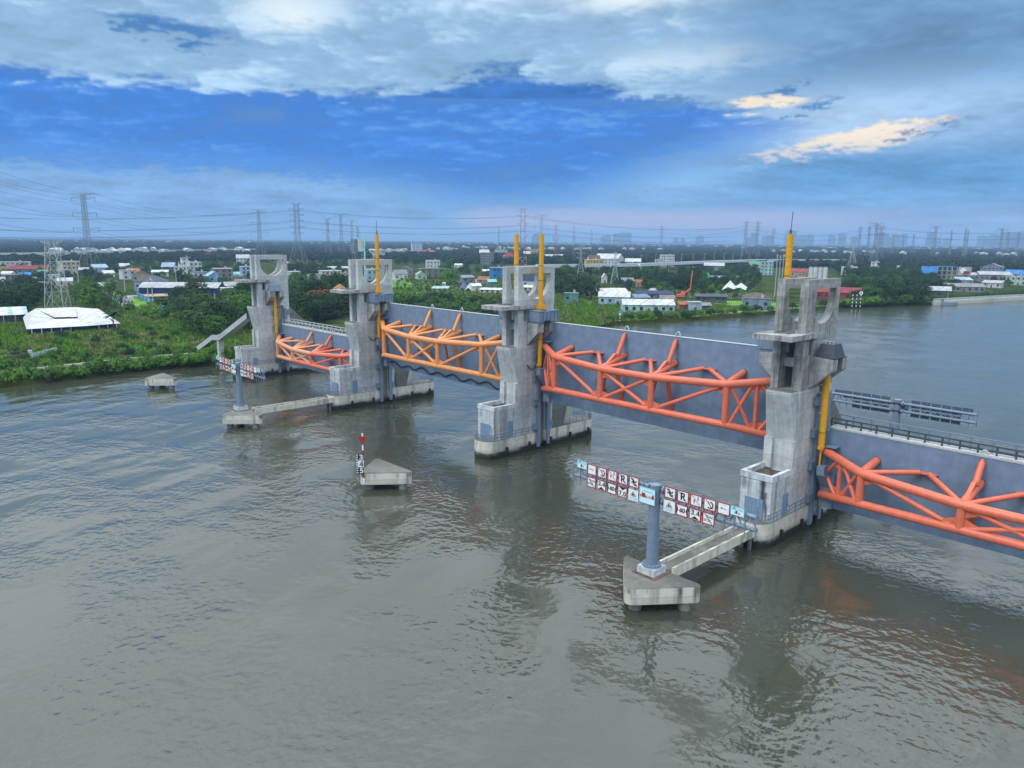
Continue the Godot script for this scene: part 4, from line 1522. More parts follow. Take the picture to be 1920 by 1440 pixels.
func vegetation() -> void:
	var pool := ["leaf", "leaf_dark", "leaf_dark", "leaf_blue"]
	# mangroves at the water's edge on the left, each a plant
	var S := shore()
	for i in 46:
		var z := 56.0 - i * 1.28
		var x := -117.5 + 1.2 * sin(z * 0.2) - (2.5 if z > 0 else 0.0) + rng.randf_range(-1.2, 1.8)
		plant("bush%d" % (i % 5), x, z, rng.randf_range(3.2, 5.6), ["leaf_light", "leaf", "leaf_light", "leaf"][i % 4], "mangrove_shrub", "bright green mangrove shrub leaning over the water on the left bank", "shrub", "mangroves along the left bank", 0.5)
	for i in 30:
		plant("bush%d" % (i % 5), -127.0 - rng.randf() * 16.0, 52.0 - i * 1.7, rng.randf_range(2.5, 4.5), ["leaf", "leaf_light"][i % 2], "bank_bush", "low bush in the grass behind the bank wall on the left", "bush", "low bushes behind the bank wall")
	for i in 40:
		plant("bush%d" % (i % 5), -135.0 - rng.randf() * 62.0, rng.randf_range(-12.0, 48.0), rng.randf_range(1.8, 4.2), ["leaf_dark", "leaf", "leaf_blue"][i % 3], "meadow_bush", "small dark bush standing in the bright grass field on the left", "bush", "small bushes in the left field")
	for i in 34:
		var f := i / 34.0 * 3.99
		var a: Vector2 = S[11 + int(f)]
		var b: Vector2 = S[12 + int(f)]
		var p := a.lerp(b, f - int(f)) + Vector2(-1.5 - rng.randf() * 2.0, 0)
		plant("bush%d" % (i % 5), p.x, p.y, rng.randf_range(3.6, 6.0), ["leaf", "leaf_light", "leaf_dark"][i % 3], "shore_bush", "bush on the far bank at the foot of the path, behind the third gate", "bush", "bushes on the far bank behind the third gate", 0.8)
	# left: trees round the white roof and the small pylon, scrub, the big trees by the first tower
	grove("tree", 5, [Vector2(-468, -4), Vector2(-451, -28), Vector2(-297, 4), Vector2(-297, 24)], 16, 9.0, 13.0, ["leaf_dark", "leaf_blue"], "dark_tree", "dark bushy tree behind the shed at the left edge", "tree")
	grove("tall", 5, [Vector2(-377, -18), Vector2(-379, -42), Vector2(-267, -18), Vector2(-275, 0)], 18, 6.5, 9.0, ["leaf", "leaf_light"], "feathery_tree", "mid green feathery tree between the small pylon and the track", "tree")
	grove("bush", 5, [Vector2(-301, -21), Vector2(-291, -48), Vector2(-218, -25), Vector2(-224, -4)], 20, 4.0, 7.5, ["leaf", "leaf_light"], "scrub_bush", "scrub bush beside the track end and the blue fence", "bush")
	grove("weeping", 3, [Vector2(-300, -52), Vector2(-310, -100), Vector2(-150, -30), Vector2(-165, -8)], 30, 9.0, 14.0, ["leaf_dark", "leaf", "leaf"], "drooping_tree", "big drooping dark tree left of the first tower", "tree")
	grove("tree", 5, [Vector2(-482, -115), Vector2(-452, -158), Vector2(-345, -113), Vector2(-362, -77)], 12, 5.0, 8.0, pool, "garden_tree", "garden tree in front of the navy warehouse", "tree")
	grove("tree", 5, [Vector2(-861, -68), Vector2(-833, -329), Vector2(-465, -164), Vector2(-529, -14)], 190, 4.5, 8.0, pool, "village_tree", "dark tree among the houses of the left village", "tree")
	grove("tree", 5, [Vector2(-1178, -119), Vector2(-1230, -507), Vector2(-833, -329), Vector2(-877, -70)], 150, 7.0, 11.0, ["leaf_dark", "leaf_blue"], "back_tree", "dark tree behind the left village, before the viaduct", "tree")
	grove("tree", 5, [Vector2(-344, -133), Vector2(-344, -176), Vector2(-170, -81), Vector2(-180, -52)], 22, 10.0, 15.0, ["leaf_dark", "leaf", "leaf_dark"], "bank_tree", "dark tree on the bank behind the first gate", "tree")
	var flame := plant("tree1", -206.0, -80.0, 21.0, "leaf_red", "flame_tree", "flame tree with an orange-red crown left of the second tower", "tree")
	flame.scale.y = 13.0
	plant("palm1", -203.0, 4.5, 8.0, "leaf_dark", "coconut_palm", "young coconut palm in front of the white hip roof", "palm tree")
	grove("tree", 5, [Vector2(-760, -342), Vector2(-775, -436), Vector2(-367, -190), Vector2(-366, -144)], 80, 6.0, 9.0, pool, "grove_tree", "tree in the grove between the first two towers, farther back", "tree")
	# middle field
	grove("bush", 5, [Vector2(-263, -157), Vector2(-194, -174), Vector2(-143, -127), Vector2(-188, -106)], 42, 6.0, 10.0, ["leaf_dark", "leaf"], "field_bush", "dense dark bush along the field behind the second gate", "bush")
	grove("banana", 3, [Vector2(-436, -277), Vector2(-376, -294), Vector2(-261, -205), Vector2(-282, -171)], 150, 5.0, 7.5, ["leaf_banana", "leaf_light"], "banana_plant", "banana plant in the bright green plantation behind the second gate", "banana plant")
	plant("tree2", -352.0, -266.0, 15.0, "leaf_light", "field_tree", "single light green bushy tree at the end of the banana field", "tree")
	grove("tree", 5, [Vector2(-642, -477), Vector2(-529, -480), Vector2(-407, -368), Vector2(-438, -321)], 30, 5.0, 7.5, pool, "hut_tree", "tree between the huts and the road behind the second gate", "tree")
	grove("tree", 5, [Vector2(-1400, -1000), Vector2(-1150, -1250), Vector2(-588, -647), Vector2(-747, -487)], 210, 7.0, 11.0, pool, "plain_tree", "dark tree on the plain behind the second and third towers", "tree")
	# right of the third tower
	grove("tree", 5, [Vector2(-500, -540), Vector2(-490, -580), Vector2(-225, -285), Vector2(-240, -262)], 24, 9.0, 13.0, ["leaf_dark", "leaf"], "riverside_tree", "big dark tree right of the third tower", "tree")
	for e in [[-212, -248], [-206, -240], [-222, -258], [-230, -272], [-214, -262], [-196, -246], [-240, -268]]:
		plant("tree%d" % (e[0] % 5 + 5 if e[0] % 5 < 0 else 0), e[0], e[1], rng.randf_range(10.0, 13.5), "leaf_dark", "riverside_tree", "big dark tree right of the third tower", "tree", "big dark tree right of the third tower")
	grove("tree", 5, [Vector2(-534, -628), Vector2(-450, -892), Vector2(-179, -403), Vector2(-229, -310)], 240, 5.5, 9.5, pool, "yard_tree", "tree between the crane yard and the highway", "tree")
	grove("bush", 5, [Vector2(-300, -430), Vector2(-330, -600), Vector2(-140, -350), Vector2(-180, -300)], 120, 3.0, 6.0, ["leaf", "leaf_light", "leaf_dark"], "yard_bush", "low bush in the rough ground behind the crane yard", "bush")
	grove("tall", 5, [Vector2(-272, -445), Vector2(-256, -468), Vector2(-185, -345), Vector2(-192, -325)], 8, 8.0, 10.0, ["leaf_dark", "leaf_blue"], "feathery_yard_tree", "tall feathery tree behind the orange crane", "tree")
	grove("tree", 5, [Vector2(-206, -617), Vector2(-153, -696), Vector2(-60, -391), Vector2(-86, -333)], 90, 8.0, 12.0, ["leaf_dark", "leaf", "leaf_dark"], "right_bank_tree", "tree of the dense wood on the bank right of the fourth tower", "tree")
	grove("tree", 5, [Vector2(-414, -1049), Vector2(-315, -1227), Vector2(-155, -710), Vector2(-214, -623)], 150, 8.0, 12.0, ["leaf_dark", "leaf_blue"], "right_back_tree", "dark tree at the forest edge on the right", "tree")
	grove("tree", 5, [Vector2(-139, -638), Vector2(-113, -810), Vector2(-58, -570), Vector2(-81, -473)], 18, 5.0, 7.0, pool, "shed_tree", "tree between the metal-roofed sheds on the right", "tree")
	for i in 24:
		var u := i / 24.0
		plant("bush%d" % (i % 5), lerpf(-62, -26, u) - 5.0, lerpf(-400, -560, u), rng.randf_range(4.5, 6.5), "leaf", "promenade_tree", "clipped round tree along the promenade on the right", "tree", "clipped trees along the promenade")
	for i in 26:
		var u := i / 26.0
		plant("bush%d" % (i % 5), lerpf(-87.5, -64, u) - rng.randf() * 2.0, lerpf(-322, -388, u), rng.randf_range(5.0, 7.5), ["leaf", "leaf_light"][i % 2], "right_shore_shrub", "mangrove shrub on the bank right of the fourth tower", "shrub", "mangroves right of the fourth tower", 0.6)
	stuff()


func tuft(blades: int, seed_: int, spread: float) -> ArrayMesh:
	var r := RandomNumberGenerator.new()
	r.seed = seed_
	var s := mb()
	for i in blades:
		var a := r.randf() * TAU
		var p := Vector3(r.randfn() * spread, 0, r.randfn() * spread)
		var w := Vector3(cos(a), 0, sin(a)) * 0.09
		var tip := p + Vector3(r.randfn() * 0.3, r.randf_range(0.6, 1.2), r.randfn() * 0.3)
		var f := r.randf_range(0.7, 1.3)
		s.col = Color(f, f, f)
		var n := Vector3(r.randfn() * 0.4, 1.0, r.randfn() * 0.4).normalized()
		s.v(p - w, n); s.v(tip, n); s.v(p + w, n)
	return s.mesh()


func inside(p: Vector2, poly: PackedVector2Array) -> bool:
	return Geometry2D.is_point_in_polygon(p, poly)


func stuff() -> void:
	# tall grass and reeds, too many to count
	var grass := []
	var reeds := []
	var banks := PackedVector2Array(shore() + [Vector2(600, -3000), Vector2(-3000, -3000), Vector2(-3000, 420)])
	for i in 26000:
		var u := pow(rng.randf(), 1.6)
		var x := -119.0 - u * 175.0
		var z := rng.randf_range(-42.0, 58.0)
		if i % 2 == 1:
			var a := Vector2(-100, -60).lerp(Vector2(-96, -265), rng.randf())
			x = a.x - 8.0 - u * 240.0
			z = a.y - u * 90.0
		if not inside(Vector2(x, z), banks):
			continue
		var dry := blot.get_noise_2d(x * 0.25, z * 0.25)
		var t := [spot(x, 1.25, z, rng.randf_range(0.8, 1.5), rng.randf_range(0.6, 1.4)), tone(0.6, 1.35)]
		if dry > 0.12 and rng.randf() < 0.75:
			reeds.append(t)
		else:
			grass.append(t)
	scatter("grass", tuft(34, 5, 0.55), M.grass_blade, grass)
	scatter("reeds", tuft(34, 6, 0.5), M.reed, reeds)
	# the mangrove forest that covers the plain, one mass
	var f := []
	var clump := crown_mesh(900, 26, 6, 0.72, 0.05, 0.1)
	for i in 21000:
		var az := rng.randf_range(-38.0, 38.0)
		var d := 1080.0 + 2900.0 * pow(rng.randf(), 1.3)
		var dir := Vector2(0, -1).rotated(deg_to_rad(az - 46.78))
		var p := Vector2(EYE.x, EYE.z) + dir * d
		if d < 1300.0 and az < -4.0 and rng.randf() < 0.85:
			continue
		if not inside(p, banks):
			continue
		var near := false
		for h in taken:
			if p.distance_to(h[0]) < h[1] + 5.0:
				near = true
				break
		if near:
			continue
		var sz := rng.randf_range(9.0, 15.0)
		f.append([spot(p.x, 0.8, p.y, sz, sz * rng.randf_range(0.75, 1.1)), tone(0.65, 1.3)])
	scatter("forest", clump, M.leaf_forest, f)
	var fb := []
	for i in 9000:
		var az := rng.randf_range(-38.0, 38.0)
		var d := 3400.0 + 5600.0 * rng.randf()
		var dir := Vector2(0, -1).rotated(deg_to_rad(az - 46.78))
		var p := Vector2(EYE.x, EYE.z) + dir * d
		var sz := rng.randf_range(26.0, 60.0)
		fb.append([spot(p.x, 0.5, p.y, sz, rng.randf_range(14.0, 20.0)), tone(0.7, 1.2)])
	scatter("far_woods", crown_mesh(901, 26, 6, 0.72, 0.05, 0.1), M.leaf_forest, fb)
	# the far town: roofs that read as one speckled mass
	var town := []
	for i in 700:
		var az := rng.randf_range(-38.0, 38.0)
		var d := rng.randf_range(3700.0, 7000.0)
		if az < -6.0 and rng.randf() < 0.45:
			continue
		var dir := Vector2(0, -1).rotated(deg_to_rad(az - 46.78))
		var p := Vector2(EYE.x, EYE.z) + dir * d
		var w := rng.randf_range(8.0, 26.0)
		var c := rng.randf_range(0.45, 1.0)
		town.append([Transform3D(Basis(Vector3.UP, rng.randf() * 1.0 - 0.3).scaled(Vector3(w, rng.randf_range(10.0, 19.0), rng.randf_range(8.0, 14.0))), Vector3(p.x, 9.0, p.y)), Color(c, c, c)])
	var b := mb()
	b.cube(Vector3.ZERO, Vector3.ONE)
	scatter("distant_town", b.mesh(), M.wall_white, town)


# ---------------------------------------------------------------- buildings
func house(x: float, z: float, w: float, h: float, d: float, kind: String, wall: String, roof: String, label: String, group := "") -> void:
	var to := Vector2(EYE.x - x, EYE.z - z)
	var turn := atan2(to.x, to.y) + rng.randf_range(-0.4, 0.4)
	var back := to.normalized() * d * 0.5
	d = minf(d, w * 1.2)
	var called: String = {"shed": "shed", "canopy": "canopy_shelter", "tent": "tarpaulin_tent", "block": "office_block", "frame": "concrete_frame", "villa": "villa", "arcade": "arcaded_house", "stack": "terraced_house"}.get(kind, "house")
	var cat: String = {"shed": "shed", "canopy": "shelter", "tent": "tent", "block": "office block"}.get(kind, "house")
	var o := thing(called, label, cat, Vector3(x - back.x, 1.2, z - back.y), turn, group)
	taken.append([Vector2(x - back.x, z - back.y), maxf(w, d) * 0.55])
	var W: Material = M["wall_" + wall]
	var R: Material = M["wall_" + roof]
	var hw := w / 2
	var hd := d / 2
	var eave := h
	var rise := 0.0
	if kind in ["gable", "gableend", "hip", "villa"]:
		rise = h * 0.36
	elif kind == "shed":
		rise = h * 0.28
	eave = h - rise
	var s := mb(0.35)
	s.shift = Vector3(x, 0, z)
	var ov := 0.35
	match kind:
		"gable", "gableend":
			var along := kind == "gable"
			s.box(Vector3(-hw, 0, -hd), Vector3(hw, eave, hd))
			var e := hw if along else hd
			var hs := hd if along else hw
			for k in [-1.0, 1.0]:
				if along:
					s.face([Vector3(k * hw, eave, -hd), Vector3(k * hw, eave, hd), Vector3(k * hw, h - 0.05, 0)], Vector3(k, 0, 0))
				else:
					s.face([Vector3(-hw, eave, k * hd), Vector3(hw, eave, k * hd), Vector3(0, h - 0.05, k * hd)], Vector3(0, 0, k))
			put("wall", s.mesh(), W, o)
			for k in [-1.0, 1.0]:
				var r := mb(0.3)
				r.shift = Vector3(x, 0, z)
				var a := Vector3(-e - ov, h, 0)
				var b := Vector3(e + ov, h, 0)
				var c := Vector3(e + ov, eave - ov * rise / hs, k * (hs + ov))
				var dd := Vector3(-e - ov, eave - ov * rise / hs, k * (hs + ov))
				var q := [a, b, c, dd]
				if not along:
					for i in 4:
						q[i] = Vector3(q[i].z, q[i].y, q[i].x)
				var t := Vector3(0, 0.18, 0)
				r.face([q[0] + t, q[1] + t, q[2] + t, q[3] + t], Vector3.UP)
				r.face([q[0], q[1], q[2], q[3]], Vector3.DOWN)
				for i in [1, 2, 3]:
					var j: int = (i + 1) % 4
					r.face([q[i], q[j], q[j] + t, q[i] + t], (q[i] + q[j]) / 2 - Vector3(0, h, 0))
				put("roof", r.mesh(), R, o)
		"hip", "villa":
			s.box(Vector3(-hw, 0, -hd), Vector3(hw, eave, hd))
			put("wall", s.mesh(), W, o)
			var r := mb(0.3)
			var rl := maxf(hw - hd, hw * 0.3)
			var c := [Vector3(-hw - 0.5, eave, hd + 0.5), Vector3(hw + 0.5, eave, hd + 0.5), Vector3(hw + 0.5, eave, -hd - 0.5), Vector3(-hw - 0.5, eave, -hd - 0.5)]
			var p := Vector3(-rl, h, 0)
			var q := Vector3(rl, h, 0)
			r.face([c[0], c[1], q, p], Vector3(0, 1, 1))
			r.face([c[2], c[3], p, q], Vector3(0, 1, -1))
			r.face([c[1], c[2], q], Vector3(1, 1, 0))
			r.face([c[3], c[0], p], Vector3(-1, 1, 0))
			r.face(c, Vector3.DOWN)
			var rf := put("roof", r.mesh(), R, o)
			if kind == "villa":
				var g := mb()
				g.prism([Vector2(-1.6, eave - 2.0), Vector2(1.6, eave - 2.0), Vector2(1.6, eave + 0.6), Vector2(0, eave + 1.9), Vector2(-1.6, eave + 0.6)], 0.0, hd + 0.9, 2)
				var dm := put("dormer", g.mesh(), W, o)
				g = mb()
				var arch := []
				for k in 9:
					arch.append(Vector2(0.8 * cos(PI * k / 8.0), eave - 0.2 + 0.8 * sin(PI * k / 8.0)))
				arch.append(Vector2(-0.8, eave - 1.8))
				arch.append(Vector2(0.8, eave - 1.8))
				g.prism(arch, hd + 0.9, hd + 0.98, 2)
				put("arched_window", g.mesh(), M.glass, dm)
		"shed":
			s.face([Vector3(-hw, 0, hd), Vector3(hw, 0, hd), Vector3(hw, eave, hd), Vector3(-hw, eave, hd)], Vector3(0, 0, 1))
			s.face([Vector3(-hw, 0, -hd), Vector3(hw, 0, -hd), Vector3(hw, h, -hd), Vector3(-hw, h, -hd)], Vector3(0, 0, -1))
			for k in [-1.0, 1.0]:
				s.face([Vector3(k * hw, 0, hd), Vector3(k * hw, 0, -hd), Vector3(k * hw, h, -hd), Vector3(k * hw, eave, hd)], Vector3(k, 0, 0))
			put("wall", s.mesh(), W, o)
			var n := maxi(2, int(w / 7.0))
			for i in n:
				var r := mb(0.3)
				r.shift = Vector3(x + i * 9.0, 0, z)
				var y := 0.06 * (i % 2)
				var a := -hw - 0.4 + (w + 0.8) * i / n
				var b := -hw - 0.4 + (w + 0.8) * (i + 1) / n + 0.05
				var q := [Vector3(a, h + y, -hd - 0.4), Vector3(b, h + y, -hd - 0.4), Vector3(b, eave - 0.1 + y, hd + 0.6), Vector3(a, eave - 0.1 + y, hd + 0.6)]
				r.face(q, Vector3.UP)
				var t := Vector3(0, -0.14, 0)
				r.face([q[0] + t, q[1] + t, q[2] + t, q[3] + t], Vector3.DOWN)
				r.face([q[2], q[3], q[3] + t, q[2] + t], Vector3(0, 0, 1))
				put("roof_sheet", r.mesh(), R, o)
		"tent":
			for k in 2:
				var r := mb()
				var cx := hw * (k - 0.5)
				var top := Vector3(cx, h * (1.0 - 0.2 * k), 0)
				var c := [Vector3(cx - hw * 0.6, 0.4, hd), Vector3(cx + hw * 0.6, 0.8, hd), Vector3(cx + hw * 0.55, 0.5, -hd), Vector3(cx - hw * 0.55, 0.6, -hd)]
				for i in 4:
					var j := (i + 1) % 4
					var m: Vector3 = (c[i] + c[j]) / 2 + Vector3(0, h * 0.3, 0)
					r.face([c[i], m, top], c[i] - Vector3(cx, 0, 0) + Vector3.UP)
					r.face([m, c[j], top], c[j] - Vector3(cx, 0, 0) + Vector3.UP)
				put("tarpaulin", r.mesh(), W if k == 0 else M.wall_white, o)
		"canopy":
			var r := mb()
			for i in 8:
				var a := PI * i / 8.0
				var b := PI * (i + 1) / 8.0
				var p := Vector2(-hd * cos(a), h * 0.62 + h * 0.38 * sin(a))
				var q := Vector2(-hd * cos(b), h * 0.62 + h * 0.38 * sin(b))
				r.face([Vector3(-hw, p.y, p.x), Vector3(hw, p.y, p.x), Vector3(hw, q.y, q.x), Vector3(-hw, q.y, q.x)], Vector3(0, 1, (p.x + q.x) * 0.5))
			put("canopy_roof", r.mesh(), R, o)
			for k in [[-1, -1], [1, -1], [-1, 1], [1, 1], [0, 1]]:
				r = mb()
				r.bar(Vector3(k[0] * hw * 0.95, 0, k[1] * hd * 0.9), Vector3(k[0] * hw * 0.95, h * 0.66, k[1] * hd * 0.9), 0.14)
				put("post", r.mesh(), M.rail_grey, o)
		"frame":
			var fl := maxi(2, int(h / 3.2))
			for i in fl + 1:
				var r := mb(0.3)
				r.box(Vector3(-hw, i * h / fl - 0.3, -hd), Vector3(hw, i * h / fl, hd))
				put("floor_slab", r.mesh(), W if i < fl else R, o)
			for k in 5:
				for e in [-1.0, 1.0]:
					var r := mb()
					r.bar(Vector3(lerpf(-hw, hw, k / 4.0) * 0.96, 0, e * hd * 0.92), Vector3(lerpf(-hw, hw, k / 4.0) * 0.96, h, e * hd * 0.92), 0.3)
					put("column", r.mesh(), W, o)
		_:
			var steps := 3 if kind == "stack" else 1
			var y := 0.0
			for i in steps:
				var f := 1.0 - 0.26 * i
				var b := mb(0.35)
				b.shift = Vector3(x, i * 5, z)
				var hh := h / steps
				b.box(Vector3(-hw * f, y, -hd), Vector3(hw * f * (1.0 if i == 0 else 0.7), y + hh, hd * f))
				put("wall", b.mesh(), W, o)
				y += hh
			var r := mb()
			var tf := 1.0 if steps == 1 else 0.5
			r.box(Vector3(-hw * tf - 0.25, h, -hd - 0.25), Vector3(hw * tf + 0.25, h + 0.45, hd * (1.0 if steps == 1 else 0.5) + 0.25))
			put("roof", r.mesh(), R, o)
			if w > 7.0:
				r = mb()
				r.tube(Vector3(hw * 0.4 * tf, h + 0.4, -hd * 0.3), Vector3(hw * 0.4 * tf, h + 2.0, -hd * 0.3), 0.7, 10)
				put("roof_tank", r.mesh(), M.wall_lightgrey, o)
			eave = h
	if kind in ["tent", "canopy", "frame", "shed"] and kind != "shed":
		return
	# openings: windows with frames set proud of the wall, one door
	var storeys := maxi(1, int(eave / 3.1))
	var cols := clampi(int(w / 3.4), 1, 7)
	if kind == "shed":
		storeys = 1
	var ww := minf(1.5, w / cols * 0.5)
	var wh := minf(1.5, eave / storeys * 0.5)
	if kind == "block":
		ww = w / cols * 0.72
	for i in storeys:
		for j in cols:
			var px := -hw + w * (j + 0.5) / cols
			var py := eave / storeys * (i + 0.55)
			var q := mb()
			if i == 0 and j == cols / 2:
				q.box(Vector3(px - 0.6, 0.05, hd), Vector3(px + 0.6, minf(2.3, eave * 0.8), hd + 0.06))
				put("door", q.mesh(), M.wall_brown, o)
				continue
			if kind == "arcade" and i == 0:
				q.box(Vector3(px - w / cols * 0.36, 0.05, hd), Vector3(px + w / cols * 0.36, eave / storeys * 0.8, hd + 0.06))
				put("archway", q.mesh(), M.wall_brown, o)
				continue
			q.box(Vector3(px - ww / 2, py - wh / 2, hd), Vector3(px + ww / 2, py + wh / 2, hd + 0.05))
			var wd := put("window", q.mesh(), M.wall_blue if kind == "block" else M.glass, o)
			if kind != "block" and w < 40:
				q = mb()
				q.box(Vector3(px - ww / 2 - 0.12, py - wh / 2 - 0.15, hd), Vector3(px + ww / 2 + 0.12, py - wh / 2 - 0.003, hd + 0.16))
				put("sill", q.mesh(), M.wall_lightgrey, wd)
	var sc := clampi(int(d / 4.0), 1, 3)
	for i in storeys:
		for j in sc:
			var pz := -hd + d * (j + 0.5) / sc
			var py := eave / storeys * (i + 0.55)
			var q := mb()
			q.box(Vector3(hw if kind != "stack" else hw * 0.999, py - wh / 2, pz - ww / 2), Vector3(hw + 0.05, py + wh / 2, pz + ww / 2))
			if kind != "stack":
				put("window", q.mesh(), M.glass, o)


# ---------------------------------------------------------------- pylons and masts
func pylon(x: float, z: float, h: float, kind: String, label: String) -> void:
	var o := thing("lattice_pylon" if kind != "slim" and kind != "telecom" else "telecom_mast", label, "pylon" if kind != "slim" and kind != "telecom" else "mast", Vector3(x, 1.2, z), PYLON_TURN if kind != "gantry" else PYLON_TURN + 0.2)
	var near := h < 45
	var m: Material = M.lattice_pale if near else M.lattice
	var base: float = {"slim": 0.035, "telecom": 0.045, "short": 0.13, "gantry": 0.13, "redwhite": 0.075, "four": 0.13}.get(kind, 0.1) * h
	var waist: float = {"slim": 0.02, "telecom": 0.03, "four": 0.035, "gantry": 0.075, "redwhite": 0.04}.get(kind, 0.026) * h
	var knee: float = {"gantry": 0.8, "short": 0.6, "slim": 0.3, "telecom": 0.3}.get(kind, 0.46) * h
	var leg := 0.13 if near else 0.18
	var br := 0.06 if near else 0.07
	var lv := []
	var y := 0.0
	while y < h - 0.5:
		lv.append(y)
		var hwid := lerpf(base, waist, clampf(y / knee, 0, 1))
		y += maxf(hwid * 2.1, h * 0.055)
	lv.append(h)
	for e in [[-1, -1], [1, -1], [1, 1], [-1, 1]]:
		var s := mb()
		s.bar(Vector3(base * e[0], 0, base * e[1]), Vector3(waist * e[0], knee, waist * e[1]), leg)
		s.bar(Vector3(waist * e[0], knee, waist * e[1]), Vector3(waist * e[0] * 0.8, h, waist * e[1] * 0.8), leg * 0.85)
		put("leg", s.mesh(), M.lattice_red if kind == "redwhite" or kind == "telecom" else m, o)
	var half := [mb(), mb()]
	for i in lv.size() - 1:
		var a: float = lv[i]
		var b: float = lv[i + 1]
		var wa := lerpf(base, waist, clampf(a / knee, 0, 1)) if a < knee else lerpf(waist, waist * 0.8, (a - knee) / (h - knee))
		var wb := lerpf(base, waist, clampf(b / knee, 0, 1)) if b < knee else lerpf(waist, waist * 0.8, (b - knee) / (h - knee))
		var s: MB = half[i % 2]
		for k in 4:
			var an := PI / 4 + PI / 2 * k
			var c0 := Vector3(cos(an), 0, sin(an)) * sqrt(2.0)
			var c1 := Vector3(cos(an + PI / 2), 0, sin(an + PI / 2)) * sqrt(2.0)
			s.bar(c0 * wa + Vector3(0, a, 0), c1 * wb + Vector3(0, b, 0), br)
			s.bar(c1 * wa + Vector3(0, a, 0), c0 * wb + Vector3(0, b, 0), br)
			s.bar(c0 * wb + Vector3(0, b, 0), c1 * wb + Vector3(0, b, 0), br)
	put("bracing", half[0].mesh(), M.lattice_white if kind == "redwhite" else m, o)
	put("bracing", half[1].mesh(), M.lattice_red if kind == "redwhite" or kind == "telecom" else m, o)
	var arms := []
	match kind:
		"portal": arms = [[1.0, 0.18, 0.012], [0.955, 0.16, 0.0], [0.76, 0.165, 0.0], [0.56, 0.18, 0.0]]
		"four": arms = [[1.0, 0.085, 0.02], [0.93, 0.11, 0.0], [0.84, 0.11, 0.0], [0.75, 0.11, 0.0], [0.66, 0.11, 0.0], [0.56, 0.09, 0.0]]
		"three": arms = [[0.97, 0.08, 0.0], [0.87, 0.1, 0.0], [0.77, 0.1, 0.0], [0.67, 0.1, 0.0]]
		"curved": arms = [[1.0, 0.15, 0.03], [0.9, 0.15, -0.06], [0.68, 0.16, -0.06]]
		"redwhite": arms = [[0.98, 0.07, 0.0], [0.88, 0.1, 0.0], [0.74, 0.1, 0.0], [0.5, 0.1, 0.04]]
		"short": arms = [[0.95, 0.12, 0.0], [0.8, 0.15, 0.0], [0.66, 0.15, 0.0]]
		"gantry": arms = [[1.0, 0.16, 0.0], [0.82, 0.24, 0.0], [0.42, 0.24, 0.0]]
		"telecom": arms = [[0.98, 0.09, 0.02], [0.6, 0.1, 0.12], [0.55, 0.1, 0.12]]
		"slim": arms = [[0.7, 0.05, 0.04], [0.62, 0.05, 0.04]]
	for a in arms:
		for e in [-1.0, 1.0]:
			var s := mb()
			var yy: float = a[0] * h
			var tip := Vector3(e * a[1] * h, yy + a[2] * h, 0)
			for k in [-1.0, 1.0]:
				s.bar(Vector3(e * waist * 0.8, yy, k * waist * 0.7), tip, leg * 0.6)
				s.bar(Vector3(e * waist * 0.8, yy - h * 0.03, k * waist * 0.7), tip, leg * 0.5)
			s.bar(Vector3(e * a[1] * h * 0.5, yy - h * 0.012, 0), Vector3(e * a[1] * h * 0.45, yy + a[2] * h * 0.4, 0), br)
			var arm := put("cross_arm", s.mesh(), m, o)
			if kind in ["portal", "four", "gantry", "three"] and a[2] == 0.0:
				s = mb()
				s.tube(tip, tip - Vector3(0, h * (0.055 if kind == "portal" else 0.025), 0), 0.2 if not near else 0.1, 6)
				put("insulator", s.mesh(), M.wire, arm)
	if kind in ["slim", "telecom"]:
		var s := mb()
		s.tube(Vector3(0, h, 0), Vector3(0, h * 1.08, 0), 0.2, 6)
		put("aerial", s.mesh(), m, o)


const PYLON_TURN := 0.75


func wire(a: Vector3, b: Vector3, sag: float, label: String, group: String) -> void:
	var s := mb()
	var pts := []
	for k in 13:
		var u := k / 12.0
		pts.append(a.lerp(b, u) - Vector3(0, 4.0 * sag * u * (1.0 - u), 0))
	s.pipe(pts, 0.1, 4, -1.0, false)
	var o := put("power_line", s.mesh(), M.wire, self)
	tag(o, label, "power line", group)


